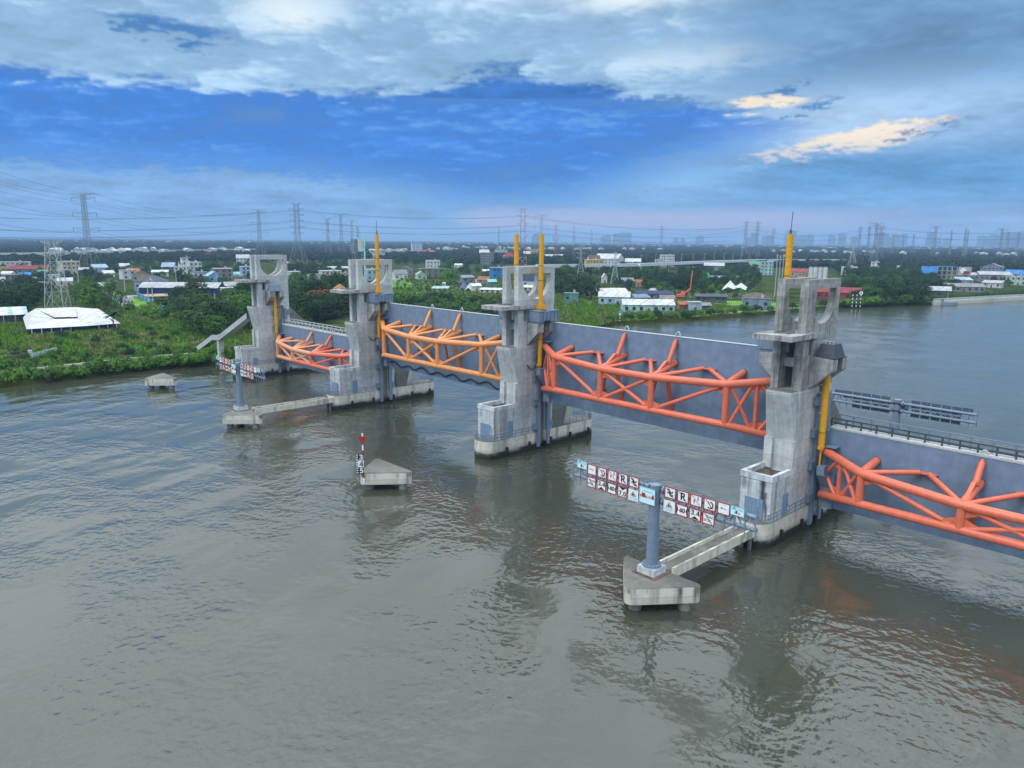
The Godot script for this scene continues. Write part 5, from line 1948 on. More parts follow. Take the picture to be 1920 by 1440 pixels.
func lines() -> void:
	# conductors: from beyond the left edge to the tall left pylon, on to the next ones, and between the middle pylons
	var A := Vector3(-766.7, 1.2, -129.5)
	var B := Vector3(-1047.6, 1.2, -441.5)
	var side := Vector3(cos(PYLON_TURN), 0, -sin(PYLON_TURN))
	var W := Vector3(-550, 6.0, -5)
	for lv in [[75.0, 13.0], [67.0, 12.0], [53.0, 12.0], [38.0, 13.0]]:
		for e in [-1.0, 1.0]:
			wire(W + Vector3(0, lv[0], 0) + side * e * lv[1], A + Vector3(0, lv[0], 0) + side * e * lv[1], 3.0, "dark conductor running from the tall left pylon out of the left picture edge", "conductors left of the tall left pylon")
			wire(A + Vector3(0, lv[0], 0) + side * e * lv[1], B + Vector3(0, lv[0], 0) + side * e * lv[1], 13.0, "sagging conductor between the tall left pylon and the one behind the first tower", "conductors from the tall left pylon to the right")
	var P := [Vector3(-1047.6, 0, -441.5), Vector3(-711.8, 0, -331.6), Vector3(-632.7, 0, -611.6), Vector3(-861.5, 0, -878.0)]
	for lv in [66.0, 54.0, 47.0]:
		for e in [-1.0, 1.0]:
			wire(P[1] + Vector3(0, lv, 0) + side * e * 7.0, P[2] + Vector3(0, lv, 0) + side * e * 6.0, 6.0, "thin conductor between the four-arm pylon and the red and white pylon", "conductors over the second gate")
			wire(P[1] + Vector3(0, lv, 0) + side * e * 7.0, Vector3(-900, lv, 150) + side * e * 7.0, 14.0, "thin conductor running left from the four-arm pylon", "conductors left of the four-arm pylon")
			wire(P[2] + Vector3(0, lv, 0) + side * e * 6.0, Vector3(-560, lv - 10.0, -1000) + side * e * 6.0, 8.0, "thin conductor running right from the red and white pylon", "conductors right of the red and white pylon")
	for e in [-1.0, 1.0]:
		for lv in [60.0, 52.0]:
			wire(Vector3(-688, lv, -1317) + side * e * 7.0, Vector3(-330, lv - 4.0, -989) + side * e * 7.0, 12.0, "thin conductor between the paired pylons and the big flat-topped pylon", "conductors over the fourth tower")
			wire(Vector3(-330, lv - 4.0, -989) + side * e * 7.0, Vector3(-120, lv - 4.0, -1050) + side * e * 7.0, 8.0, "thin conductor right of the big flat-topped pylon", "conductors at the right edge")
			wire(Vector3(-1139, lv + 10.0, -1622) + side * e * 7.0, Vector3(-688, lv + 12.0, -1317) + side * e * 7.0, 12.0, "thin conductor between the lone distant pylon and the paired pylons", "conductors over the third gate")


# ---------------------------------------------------------------- other things on the land
func white_roof() -> void:
	var o := thing("hip_roof_hall", "low hall with a big white hip roof in two wings on the left bank", "hall")
	var FL := Vector3(-209, 3.5, 30)
	var Mi := Vector3(-207, 3.5, 12.3)
	var FR := Vector3(-208.5, 3.5, 0.6)
	var BL := Vector3(-259, 3.5, 22)
	var RL := Vector3(-234, 8.3, 22.0)
	var RR := Vector3(-231, 8.3, 9.5)
	var C1 := Vector3(-225, 4.9, 18.0)
	var C2 := Vector3(-222, 4.9, 11.2)
	var PK := Vector3(-222, 8.0, 4.0)
	var BR := Vector3(-252, 3.5, -3)
	var s := mb(0.25)
	s.face([FL, Mi, C2, C1], Vector3(1, 1, 0))
	s.face([FL, C1, RL, BL], Vector3(0, 1, 1))
	s.face([RL, RR, C2 + Vector3(-0.5, 0.55, 0), C1 + Vector3(-0.5, 0.55, 0)], Vector3(1, 1, 0))
	s.face([RL, BL, Vector3(-255, 3.5, 8), RR], Vector3(-1, 1, 0))
	put("roof", s.mesh(), M.wall_white, o)
	s = mb(0.25)
	s.face([Mi, FR, PK], Vector3(1, 1, 0))
	s.face([Mi, PK, RR, C2], Vector3(0, 1, 1))
	s.face([FR, BR, PK], Vector3(0, 1, -1))
	s.face([PK, BR, Vector3(-255, 3.5, 8), RR], Vector3(-1, 1, 0))
	put("roof", s.mesh(), M.wall_white, o)
	s = mb()
	s.prism([Vector2(FL.x - 1, FL.z - 1), Vector2(Mi.x - 1, Mi.z), Vector2(FR.x - 1, FR.z + 1), Vector2(BR.x + 1, BR.z + 1), Vector2(BL.x + 2, BL.z - 1)], 1.2, 3.45, 1)
	put("wall", s.mesh(), M.wall_navy, o)
	s = mb()
	for k in 10:
		var p := FL.lerp(FR, (k + 0.5) / 10.0)
		s.cube(Vector3(p.x + 0.1, 2.3, p.z), Vector3(0.3, 2.4, 0.3))
	put("veranda_post", s.mesh(), M.wall_white, o)
	taken.append([Vector2(-232, 15), 26.0])
	# corrugated shed at the edge of the picture
	o = thing("corrugated_shed", "open shed with a pale blue-green striped roof at the left picture edge", "shed", Vector3(-255, 1.2, 29), 1.45)
	for k in 10:
		s = mb()
		s.face([Vector3(-8 + k * 1.6, 3.6, 3), Vector3(-6.4 + k * 1.6, 3.6, 3), Vector3(-6.4 + k * 1.6, 6.2, -4), Vector3(-8 + k * 1.6, 6.2, -4)], Vector3.UP)
		put("roof_sheet", s.mesh(), M.wall_paleteal if k % 3 == 0 else M.wall_white, o)
	s = mb()
	s.box(Vector3(-7.5, 0, -3.8), Vector3(7.5, 3.5, 1.5))
	put("wall", s.mesh(), M.wall_darkgrey, o)
	for k in 5:
		s = mb()
		s.bar(Vector3(-7.5 + k * 3.75, 0, 2.8), Vector3(-7.5 + k * 3.75, 3.6, 2.8), 0.1)
		put("post", s.mesh(), M.rail_grey, o)
	taken.append([Vector2(-255, 29), 9.0])


func fence() -> void:
	var o := thing("blue_fence", "bright blue sheet-metal fence along the track on the left", "fence")
	var a := Vector3(-369.9, 1.2, -53.8)
	var b := Vector3(-262.0, 1.2, -33.0)
	for k in 26:
		var s := mb()
		var p := a.lerp(b, k / 26.0)
		var q := a.lerp(b, (k + 0.94) / 26.0)
		var j := 0.15 * sin(k * 2.1)
		s.face([p, q, q + Vector3(0, 3.0 + j, 0), p + Vector3(0, 3.0 + j, 0)], Vector3(0, 0, 1))
		s.face([p + Vector3(0, 0, -0.06), q + Vector3(0, 0, -0.06), q + Vector3(0, 3.0 + j, -0.06), p + Vector3(0, 3.0 + j, -0.06)], Vector3(0, 0, -1))
		put("panel", s.mesh(), M.wall_blue if k % 4 else M.wall_skyblue, o)
	# the concrete wall along the bank, half overgrown
	var W := [Vector3(-121.5, 0, 58), Vector3(-122.5, 0, 44), Vector3(-124, 0, 30), Vector3(-124.5, 0, 18), Vector3(-123, 0, 6), Vector3(-119, 0, -1)]
	o = thing("bank_wall", "low stained concrete wall along the left river bank", "retaining wall")
	for i in 5:
		var s := mb(1.0)
		var p: Vector3 = W[i]
		var q: Vector3 = W[i + 1]
		for e in 4:
			var u := p.lerp(q, e / 4.0)
			var v := p.lerp(q, (e + 0.97) / 4.0)
			s = mb(1.0)
			s.bar(u + Vector3(0, 2.0, 0), v + Vector3(0, 2.0, 0), 0.25, 1.0)
			put("wall_block", s.mesh(), M.concrete_pier, o)
	o = thing("field_fence", "grey fence with a pale concrete post in the field at the far left", "fence")
	var pts := [Vector3(-150, 1.2, 52), Vector3(-149, 1.2, 40.3), Vector3(-158.7, 1.2, 32)]
	for i in 2:
		var s := mb(0.6)
		s.bar(pts[i] + Vector3(0, 0.9, 0), pts[i + 1] + Vector3(0, 0.9, 0), 0.1, 0.9)
		put("panel", s.mesh(), M.concrete_dark if i == 0 else M.wall_paleteal, o)
	var s := mb()
	s.cube(pts[1] + Vector3(0, 1.4, 0), Vector3(0.9, 2.8, 0.9))
	put("post", s.mesh(), M.concrete_pale, o)


func ribbon(called: String, pts: Array, w: float, y: float, m: Material) -> void:
	var s := mb()
	for i in pts.size() - 1:
		var p: Vector2 = pts[i]
		var q: Vector2 = pts[i + 1]
		var n := (q - p).orthogonal().normalized() * w
		s.face([Vector3(p.x - n.x, y, p.y - n.y), Vector3(p.x + n.x, y, p.y + n.y), Vector3(q.x + n.x, y, q.y + n.y), Vector3(q.x - n.x, y, q.y - n.y)], Vector3.UP)
	structure(called, s.mesh(), m)


func viaduct(called: String, label: String, pts: Array, y: float, w: float) -> void:
	var o := thing(called, label, "viaduct")
	for i in pts.size() - 1:
		var p: Vector2 = pts[i]
		var q: Vector2 = pts[i + 1]
		var n := maxi(1, roundi(p.distance_to(q) / 45.0))
		for k in n * 2:
			taken.append([p.lerp(q, k / (n * 2.0)) + Vector2(EYE.x, EYE.z).direction_to(Vector2(p.x, p.y)) * -12.0, 26.0])
		for k in n:
			var a := p.lerp(q, float(k) / n)
			var b := p.lerp(q, (k + 0.995) / n)
			var s := mb(0.3)
			s.bar(Vector3(a.x, y, a.y), Vector3(b.x, y, b.y), w, 0.9)
			var d := (b - a).orthogonal().normalized() * (w - 0.2)
			for e in [-1.0, 1.0]:
				s.bar(Vector3(a.x + d.x * e, y + 1.4, a.y + d.y * e), Vector3(b.x + d.x * e, y + 1.4, b.y + d.y * e), 0.2, 0.5)
			put("deck_span", s.mesh(), M.concrete_pale, o)
			s = mb(0.3)
			s.bar(Vector3(a.x, 1, a.y), Vector3(a.x, y - 0.8, a.y), 1.1)
			s.bar(Vector3(a.x - d.x * 0.8, y - 1.4, a.y - d.y * 0.8), Vector3(a.x + d.x * 0.8, y - 1.4, a.y + d.y * 0.8), 0.9, 0.6)
			put("pier", s.mesh(), M.concrete_dark, o)


func post_thing(called: String, label: String, category: String, x: float, z: float, h: float, r: float, m: Material, group := "") -> Node3D:
	var o := thing(called, label, category, Vector3(x, 1.2, z), 0.0, group)
	var s := mb()
	s.pipe([Vector3.ZERO, Vector3(0, h, 0)], r, 8, r * 0.7)
	put("shaft", s.mesh(), m, o)
	return o


func small_things() -> void:
	# light green mast behind the second tower
	var o := post_thing("antenna_mast", "pale green tubular mast with side aerials left of the second tower's head", "mast", -457.5, -259.8, 40.5, 0.75, M.mast_green)
	for k in 3:
		var s := mb()
		var y := 39.0 - k * 8.0
		s.bar(Vector3(0, y, 0), Vector3(1.9, y - 0.3, 0), 0.12)
		s.bar(Vector3(1.9, y - 3.2, 0), Vector3(1.9, y - 0.3, 0), 0.1)
		put("aerial", s.mesh(), M.mast_green, o)
	# grey and white tank tower left of the second tower's head
	o = thing("tank_tower", "grey and white water tank on a tall stand behind the second tower's left wall", "water tower", Vector3(-363.8, 1.2, -195.3))
	var s := mb()
	s.tube(Vector3(-1.2, 23.5, 1.0), Vector3(-1.2, 33.2, 1.0), 2.6, 16)
	put("tank", s.mesh(), M.wall_bluegrey, o)
	s = mb()
	s.box(Vector3(0.9, 25.0, -2.4), Vector3(3.4, 33.6, 0.4))
	put("tank", s.mesh(), M.wall_white, o)
	for e in [[-2.6, 2.2], [0.6, 2.2], [-2.6, -1.6], [3.0, -1.6]]:
		s = mb()
		s.bar(Vector3(e[0], 0, e[1]), Vector3(e[0], 24.5, e[1]), 0.22)
		put("stand_leg", s.mesh(), M.lattice, o)
	# sand heap
	o = thing("sand_heap", "big heap of brown sand left of the second tower", "sand heap", Vector3(-262, 1.1, -121))
	s = mb()
	for k in 20:
		var a := TAU * k / 20
		var b := TAU * (k + 1) / 20
		var ra := 13.5 + sin(a * 3.0) * 1.5
		var rb := 13.5 + sin(b * 3.0) * 1.5
		s.face([Vector3(cos(a) * ra, 0, sin(a) * ra), Vector3(cos(b) * rb, 0, sin(b) * rb), Vector3(0.6, 10.5, 0)], Vector3(cos(a), 1, sin(a)))
	put("heap", s.mesh(), M.sand, o)
	taken.append([Vector2(-262, -121), 12.0])
	taken.append([Vector2(-244, -110), 12.0])
	taken.append([Vector2(-230, -101), 8.0])
	# poles left of the fourth tower
	for k in 4:
		o = post_thing("river_pole", "tall grey pole left of the fourth tower's head, number %s of four" % ["one", "two", "three", "four"][k], "pole", -142.6 + k * 1.25, -359.0 - k * 1.6, 26.5 - 0.8 * (k % 2), 0.3, M.rail_grey, "tall poles left of the fourth tower")
		s = mb()
		s.bar(Vector3(-0.9, 25.2 - 0.8 * (k % 2), 0), Vector3(0.9, 25.2 - 0.8 * (k % 2), 0), 0.15)
		put("cross_bar", s.mesh(), M.rail_grey, o)
	# striped marks on the right bank
	for k in 3:
		o = thing("striped_post", ["black and white striped post right of the fourth tower, left one of three", "black and white striped post right of the fourth tower, middle one of three", "striped post with a red and white round sign on top, right one of three"][k], "river mark", Vector3(-80.5 + k * 1.5, 0.0, -325.5 - k * 1.6))
		for j in 8:
			s = mb()
			s.tube(Vector3(0, j * 0.95, 0), Vector3(0, j * 0.95 + 0.95, 0), 0.2, 8)
			put("band", s.mesh(), M.sign_white if j % 2 else M.sign_black, o)
		if k == 2:
			s = mb()
			s.tube(Vector3(0, 8.3, 0.1), Vector3(0, 8.3, 0.3), 0.95, 18)
			put("round_sign", s.mesh(), M.sign_white, o)
			s = mb()
			s.tube(Vector3(0, 8.3, 0.31), Vector3(0, 8.3, 0.34), 0.45, 14)
			put("red_disc", s.mesh(), M.sign_red, o)
	# blue and white mark on the far bank
	o = thing("bank_mark", "blue and white board on a striped post on the far bank behind the third gate", "river mark", Vector3(-110.5, 0.8, -165.8), 0.8)
	for j in 7:
		s = mb()
		s.tube(Vector3(0, j * 0.55, 0), Vector3(0, j * 0.55 + 0.55, 0), 0.13, 8)
		put("band", s.mesh(), M.sign_white if j % 2 else M.sign_black, o)
	s = mb()
	s.tube(Vector3(0.2, 4.6, 0.14), Vector3(0.2, 4.6, 0.24), 0.8, 18)
	put("blue_disc", s.mesh(), M.wall_skyblue, o)
	s = mb()
	s.cube(Vector3(0.0, 3.6, 0.16), Vector3(0.9, 0.6, 0.08))
	put("white_plate", s.mesh(), M.sign_white, o)
	# orange crane
	o = thing("orange_crane", "small orange crawler crane with a raised jib among the huts on the far bank", "crane", Vector3(-170, 1.2, -297), 0.9)
	s = mb()
	s.box(Vector3(-2.4, 0.9, -1.5), Vector3(2.4, 2.6, 1.5))
	s.box(Vector3(0.4, 2.6, -1.2), Vector3(2.2, 4.4, 0.4))
	put("body", s.mesh(), M.coral, o)
	for e in [-1.0, 1.0]:
		s = mb()
		s.box(Vector3(-2.7, 0, e * 1.5 - 0.4), Vector3(2.7, 0.9, e * 1.5 + 0.4))
		put("track", s.mesh(), M.rubber, o)
	s = mb()
	s.bar(Vector3(1.2, 2.6, 0.8), Vector3(5.5, 6.0, 0.8), 0.35)
	s.bar(Vector3(5.5, 6.0, 0.8), Vector3(6.2, 16.5, 0.8), 0.28)
	put("jib", s.mesh(), M.coral, o)
	# white silos
	for k in 4:
		o = thing("white_silo", "white silo of the row behind the fourth tower's head, %s from the left" % ["first", "second", "third", "fourth"][k], "silo", Vector3(-233.0 + k * 3.75, 1.2, -598.0 - k * 1.7), 0.0, "row of white silos")
		s = mb()
		s.tube(Vector3(0, 0.5, 0), Vector3(0, 11.0, 0), 2.05, 18)
		put("barrel", s.mesh(), M.wall_white, o)
		s = mb()
		s.tube(Vector3(0, 11.0, 0), Vector3(0, 11.7, 0), 2.05, 18, 1.2)
		put("cone_top", s.mesh(), M.wall_lightgrey, o)
	# billboard
	o = thing("billboard", "billboard with a red badge on white, above the metal roofs at the right", "billboard", Vector3(-127, 1.2, -672), 0.35)
	s = mb()
	s.box(Vector3(-5, 6, -0.3), Vector3(5, 13.5, 0.0))
	put("board", s.mesh(), M.wall_lightgrey, o)
	s = mb()
	s.tube(Vector3(-1.4, 10.2, 0.0), Vector3(-1.4, 10.2, 0.12), 2.3, 20)
	put("white_disc", s.mesh(), M.sign_white, o)
	s = mb()
	s.box(Vector3(-1.0, 7.2, 0.13), Vector3(3.6, 9.8, 0.25))
	put("red_badge", s.mesh(), M.wall_red, o)
	for e in [-3.5, 3.5]:
		s = mb()
		s.bar(Vector3(e, 0, -0.2), Vector3(e, 6.0, -0.2), 0.25)
		put("post", s.mesh(), M.lattice, o)
	# boat by the promenade
	o = thing("moored_boat", "small grey boat moored at the end of the promenade on the right", "boat", Vector3(-57.2, 0, -396), 0.6)
	s = mb()
	var hull := [Vector2(-6, -1.4), Vector2(4, -1.7), Vector2(7.2, 0), Vector2(4, 1.7), Vector2(-6, 1.4)]
	s.prism(hull, -0.4, 1.5, 1)
	put("hull", s.mesh(), M.wall_bluegrey, o)
	s = mb()
	s.box(Vector3(-4.5, 1.5, -1.1), Vector3(-0.5, 3.4, 1.1))
	put("cabin", s.mesh(), M.wall_grey, o)
	s = mb()
	s.bar(Vector3(1.5, 1.5, 0), Vector3(1.5, 7.0, 0), 0.1)
	put("mast", s.mesh(), M.lattice_pale, o)
	# promenade wall with a balustrade
	o = thing("promenade_wall", "long pale river wall with a balustrade on the right", "river wall")
	var W := [Vector2(-62, -388), Vector2(-37, -490), Vector2(11, -642), Vector2(151, -842)]
	for i in 3:
		var n := roundi(W[i].distance_to(W[i + 1]) / 12.0)
		for k in n:
			var a: Vector2 = W[i].lerp(W[i + 1], float(k) / n)
			var b: Vector2 = W[i].lerp(W[i + 1], (k + 0.99) / n)
			s = mb(0.8)
			s.bar(Vector3(a.x + 1.5, 0.9, a.y), Vector3(b.x + 1.5, 0.9, b.y), 0.8, 1.4)
			var sec := put("wall_section", s.mesh(), M.concrete_pier, o)
			s = mb()
			for j in 7:
				var p := a.lerp(b, (j + 0.5) / 7.0)
				s.bar(Vector3(p.x + 1.5, 2.3, p.y), Vector3(p.x + 1.5, 3.4, p.y), 0.28)
			s.bar(Vector3(a.x + 1.5, 3.5, a.y), Vector3(b.x + 1.5, 3.5, b.y), 0.25, 0.12)
			put("balustrade", s.mesh(), M.concrete_pale, sec)
	# concrete poles by the track, lamp posts along the highway
	var n := 0
	for p in [[-300.0, -38.0], [-306.0, -42.0], [-322.0, -30.0], [-238.0, -46.0], [-222.0, -45.0], [-420.0, -62.0], [-468.0, -110.0], [-505.0, -150.0], [-440.0, -128.0], [-520.0, -60.0], [-600.0, -120.0], [-395.0, -150.0]]:
		o = post_thing("utility_pole", "pale concrete utility pole standing by the village lanes on the left", "pole", p[0], p[1], 9.5, 0.24, M.concrete_pale, "utility poles in the left village")
		s = mb()
		s.bar(Vector3(-1, 9.0, 0), Vector3(1, 9.0, 0), 0.1)
		put("cross_bar", s.mesh(), M.lattice, o)
		n += 1
	for k in 12:
		o = post_thing("street_lamp", "thin lamp post along the highway right of the third tower", "street lamp", -400.0 - k * 9.0, -560.0 - k * 38.0, 19.0, 0.22, M.lattice_pale, "lamp posts along the highway")
		s = mb()
		s.bar(Vector3(0, 19, 0), Vector3(2.2, 19.4, 0), 0.15)
		put("arm", s.mesh(), M.lattice_pale, o)
	# garden stakes left of the fourth tower
	for k in 40:
		var u := (k % 10) / 9.0
		var v := int(k / 10) / 3.0
		var p := Vector2(-172, -300).lerp(Vector2(-128, -330), u) + Vector2(-6, -7) * v * 2.0
		o = post_thing("garden_stake", "thin pale stake in the vegetable garden left of the fourth tower", "stake", p.x, p.y, 3.2, 0.09, M.concrete_pale, "stakes in the garden")


func truck(x: float, z: float, turn: float, paint: String, label: String) -> void:
	var o := thing("parked_truck", label, "truck", Vector3(x, 1.35, z), turn)
	var s := mb()
	s.box(Vector3(-1.2, 0.9, -3.4), Vector3(1.2, 3.3, 1.6))
	put("cargo_box", s.mesh(), M.wall_white, o)
	s = mb()
	s.prism([Vector2(1.8, 0.6), Vector2(3.8, 0.6), Vector2(3.8, 1.6), Vector2(3.3, 2.7), Vector2(1.8, 2.7)], -1.15, 1.15, 0)
	var c := put("cab", s.mesh(), M["wall_" + paint], o)
	s = mb()
	s.face([Vector3(-1.0, 1.7, 3.78), Vector3(1.0, 1.7, 3.78), Vector3(0.95, 2.6, 3.38), Vector3(-0.95, 2.6, 3.38)], Vector3(0, 1, 2))
	put("windscreen", s.mesh(), M.glass, c)
	for e in [[-1.0, -2.4], [1.0, -2.4], [-1.0, 2.8], [1.0, 2.8]]:
		s = mb()
		s.tube(Vector3(e[0] - 0.15, 0.5, e[1]), Vector3(e[0] + 0.15, 0.5, e[1]), 0.5, 12)
		put("wheel", s.mesh(), M.rubber, o)


func skyline() -> void:
	truck(-176, -287, 0.6, "blue", "blue-cabbed white truck parked beside the orange crane")
	truck(-184, -300, 1.9, "red", "red-cabbed white truck parked behind the orange crane")
	truck(-206, -318, 0.2, "white", "all-white truck in the yard behind the white bank sheds")
	truck(-196, -306, 1.2, "yellow", "yellow-cabbed truck in the yard behind the white bank sheds")
	truck(-330, -37, -1.2, "blue", "blue-cabbed truck on the track by the blue fence")
	truck(-402, -118, 0.4, "orange", "orange-cabbed truck on the village road near the warehouse")
	truck(-338, -250, 0.9, "white", "white truck beside the purple tent")
	truck(-357, -300, 2.0, "green", "green-cabbed truck between the huts behind the second gate")
	# faint high-rise blocks and white houses far off
	var r := RandomNumberGenerator.new()
	r.seed = 77
	for c in [[7.6, 2.6, 6, 62.0], [13.0, 2.0, 4, 55.0], [18.4, 2.4, 6, 60.0], [20.5, 1.6, 5, 66.0], [23.5, 1.6, 4, 60.0], [26.8, 2.0, 5, 70.0], [29.0, 1.6, 4, 60.0], [31.8, 1.2, 3, 72.0], [33.8, 2.2, 8, 78.0], [2.2, 1.5, 3, 50.0]]:
		for k in c[2]:
			var az: float = c[0] + (r.randf() - 0.5) * c[1]
			var d := r.randf_range(6200.0, 7800.0)
			var dir := Vector2(0, -1).rotated(deg_to_rad(az - 46.78))
			var p := Vector2(EYE.x, EYE.z) + dir * d
			var w := r.randf_range(30.0, 75.0)
			var h: float = c[3] * r.randf_range(1.15, 1.95)
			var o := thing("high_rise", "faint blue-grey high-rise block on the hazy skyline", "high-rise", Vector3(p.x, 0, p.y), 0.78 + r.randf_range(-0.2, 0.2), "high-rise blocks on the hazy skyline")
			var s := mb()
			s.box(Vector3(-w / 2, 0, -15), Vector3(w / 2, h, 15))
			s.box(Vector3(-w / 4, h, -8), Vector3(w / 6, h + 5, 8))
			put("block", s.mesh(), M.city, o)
	for c in [[-30.5, 1.2, 14, 1500.0], [-28.2, 1.6, 16, 1560.0], [-24.0, 3.0, 14, 1650.0], [-20.5, 1.6, 8, 1700.0], [-9.0, 3.0, 16, 1750.0], [-5.5, 1.6, 10, 2100.0], [-2.0, 3.0, 12, 2500.0], [3.0, 4.0, 14, 2300.0], [9.0, 5.0, 12, 2500.0], [24.0, 12.0, 26, 2400.0]]:
		for k in c[2]:
			var az: float = c[0] + (r.randf() - 0.5) * c[1] * 1.6
			var d: float = c[3] * r.randf_range(0.93, 1.07)
			var dir := Vector2(0, -1).rotated(deg_to_rad(az - 46.78))
			var p := Vector2(EYE.x, EYE.z) + dir * d
			var o := thing("far_house", "tiny white house in the pale row beyond the forest", "house", Vector3(p.x, 5.5, p.y), 0.78 + r.randf_range(-0.5, 0.5), "far white houses beyond the forest")
			var w := r.randf_range(7.0, 17.0)
			var h := r.randf_range(7.0, 11.0)
			var s := mb()
			s.box(Vector3(-w / 2, 0, -5), Vector3(w / 2, h * 0.75, 5))
			put("wall", s.mesh(), M.wall_white, o)
			s = mb()
			s.prism([Vector2(-w / 2 - 0.3, h * 0.75), Vector2(w / 2 + 0.3, h * 0.75), Vector2(0, h)], -5.3, 5.3, 2)
			put("roof", s.mesh(), M.wall_white if k % 3 else M.wall_bluegrey, o)
			taken.append([p, 10.0])


func _ready() -> void:
	stain.noise_type = FastNoiseLite.TYPE_SIMPLEX_SMOOTH
	stain.frequency = 0.32
	stain.seed = 4
	stain.fractal_octaves = 3
	blot.noise_type = FastNoiseLite.TYPE_SIMPLEX_SMOOTH
	blot.frequency = 0.28
	blot.seed = 9
	blot.fractal_octaves = 4
	rng.seed = 12345
	# camera
	var cam := Camera3D.new()
	cam.name = "camera"
	cam.fov = 54.465
	cam.near = 0.5
	cam.far = 25000.0
	cam.basis = Basis(Vector3.UP, 0.81644) * Basis(Vector3(1, 0, 0), -0.18988) * Basis(Vector3(0, 0, 1), 0.0084)
	cam.position = EYE
	add_child(cam)
	cam.current = true
	# sky, exposure, air
	var sky := Sky.new()
	var pano := PanoramaSkyMaterial.new()
	pano.panorama = make_sky()
	sky.sky_material = pano
	var env := Environment.new()
	env.background_mode = Environment.BG_SKY
	env.sky = sky
	env.tonemap_mode = Environment.TONE_MAPPER_LINEAR
	env.tonemap_exposure = 1.0
	env.sdfgi_enabled = true
	env.ssao_enabled = true
	env.ssil_enabled = true
	env.fog_enabled = true
	env.fog_density = 0.00013
	env.fog_light_color = Color(0.67, 0.83, 1.0)
	var we := WorldEnvironment.new()
	we.name = "environment"
	we.environment = env
	add_child(we)
	# what is left of the sun behind the clouds, low on the right
	var sun := DirectionalLight3D.new()
	sun.name = "sun"
	sun.light_energy = 0.4
	sun.light_color = Color(1.0, 0.97, 0.93)
	sun.light_angular_distance = 25.0
	sun.shadow_enabled = true
	sun.basis = Basis(Vector3.UP, deg_to_rad(46.8 - 60.0)) * Basis(Vector3(1, 0, 0), deg_to_rad(-48.0))
	add_child(sun)
	materials()
	land()
	# the barrier
	tower(-94.0, "first concrete gate tower, farthest left, standing at the green bank", false, false, 7.6)
	tower(-47.0, "second concrete gate tower from the left, with the orange gate at its right", false, true, 8.5)
	tower(0.0, "third concrete gate tower, in the middle, between the orange and the coral raised gates", true, true, 8.5)
	tower(47.0, "nearest and largest concrete gate tower, on the right, with a black-stained hut", true, false, 8.5)
	gate(-70.4, 3.1, 12.85, false, "lowered gate farthest left, peach turning coral, with a pale railed walkway", M.peach, M.coral)
	var g := gate(-23.35, 8.25, 21.45, true, "raised gate with a light orange truss and a wavy black cable", M.orange, M.orange)
	var s := mb()
	var pts := []
	for k in 40:
		var u := k / 39.0
		pts.append(Vector3(lerpf(-18.6, 15.8, u), 9.05 + 0.36 * sin(u * 44.0) + 0.18 * sin(u * 23.0 + 1.0), -4.45))
	s.pipe(pts, 0.15, 6)
	put("black_cable", s.mesh(), M.rubber, g)
	gate(23.75, 8.25, 21.45, true, "raised gate with a coral truss between the third and fourth towers", M.coral, M.coral)
	gate(71.0, 2.95, 12.7, false, "lowered coral gate running out of the right picture edge, with a grey railed walkway", M.coral, M.coral)
	cylinder(-91.0, 11.3, 21.6, 8.4, "short yellow cylinder hanging below the right corbel of the first tower", false, false)
	cylinder(-50.0, 10.6, 21.6, 8.4, "short yellow cylinder below the left corbel of the second tower", false, false)
	cylinder(-43.95, 14.7, 35.5, 13.9, "tall yellow cylinder with a lightning rod on the second tower", true, true)
	cylinder(-2.75, 14.7, 35.4, 13.9, "tall yellow cylinder rising behind the left wall of the third tower", false, true)
	cylinder(3.05, 14.7, 35.4, 13.9, "tall yellow cylinder with its block foot on the right of the third tower", false, true)
	cylinder(44.3, 14.7, 35.4, 13.9, "tall yellow cylinder with a lightning rod rising behind the nearest tower", true, true)
	cylinder(50.15, 10.7, 21.6, 8.4, "yellow cylinder hanging below the right corbel of the nearest tower", false, false)
	dolphin(47.4, 25.2, "nearest dolphin, carrying the readable sign gantry")
	dolphin(0.6, 24.9, "dolphin in mid-river beside the red triangle mark and depth figures")
	dolphin(-46.0, 25.2, "dolphin carrying the distant sign gantry")
	dolphin(-93.6, 23.8, "empty dolphin farthest left, on visible piles")
	dolphin(47.4, -34.5, "dolphin behind the barrier, under the gantry seen from its back", PI)
	gantry(46.95, 25.3, 0.0, "near sign gantry whose boards read 3.4, 40 and 7.0")
	gantry(-48.2, 25.3, 0.0, "distant sign gantry in front of the first tower")
	gantry(47.4, -34.5, PI, "sign gantry seen from behind, beyond the lowered gate on the right")
	footbridge(47.2, 7.0, 23.4, "stained concrete footbridge from the near dolphin to the nearest tower", M.concrete_dark)
	footbridge(-46.6, 7.0, 23.6, "rusty footbridge from the distant dolphin to the second tower", M.wall_brown)
	depth_mark(1.45, 29.5)
	stairway()
	# the land
	white_roof()
	fence()
	ribbon("track", [Vector2(-450, -58), Vector2(-372, -44), Vector2(-315, -32), Vector2(-290, -30), Vector2(-258, -22)], 3.4, 1.33, M.road)
	ribbon("village_road", [Vector2(-372, -44), Vector2(-400, -110), Vector2(-450, -190)], 4.0, 1.337, M.road)
	ribbon("bank_path", [Vector2(-118, -160), Vector2(-107, -206), Vector2(-100, -255), Vector2(-92, -320)], 1.2, 1.33, M.road)
	ribbon("forest_road", [Vector2(-425, -1536), Vector2(-500, -1800), Vector2(-600, -2150)], 16.0, 1.34, M.road)
	viaduct("road_viaduct", "long pale road viaduct crossing behind the left village", [Vector2(-1205, -60), Vector2(-1230, -170), Vector2(-1384, -346), Vector2(-1640, -700)], 9.0, 6.0)
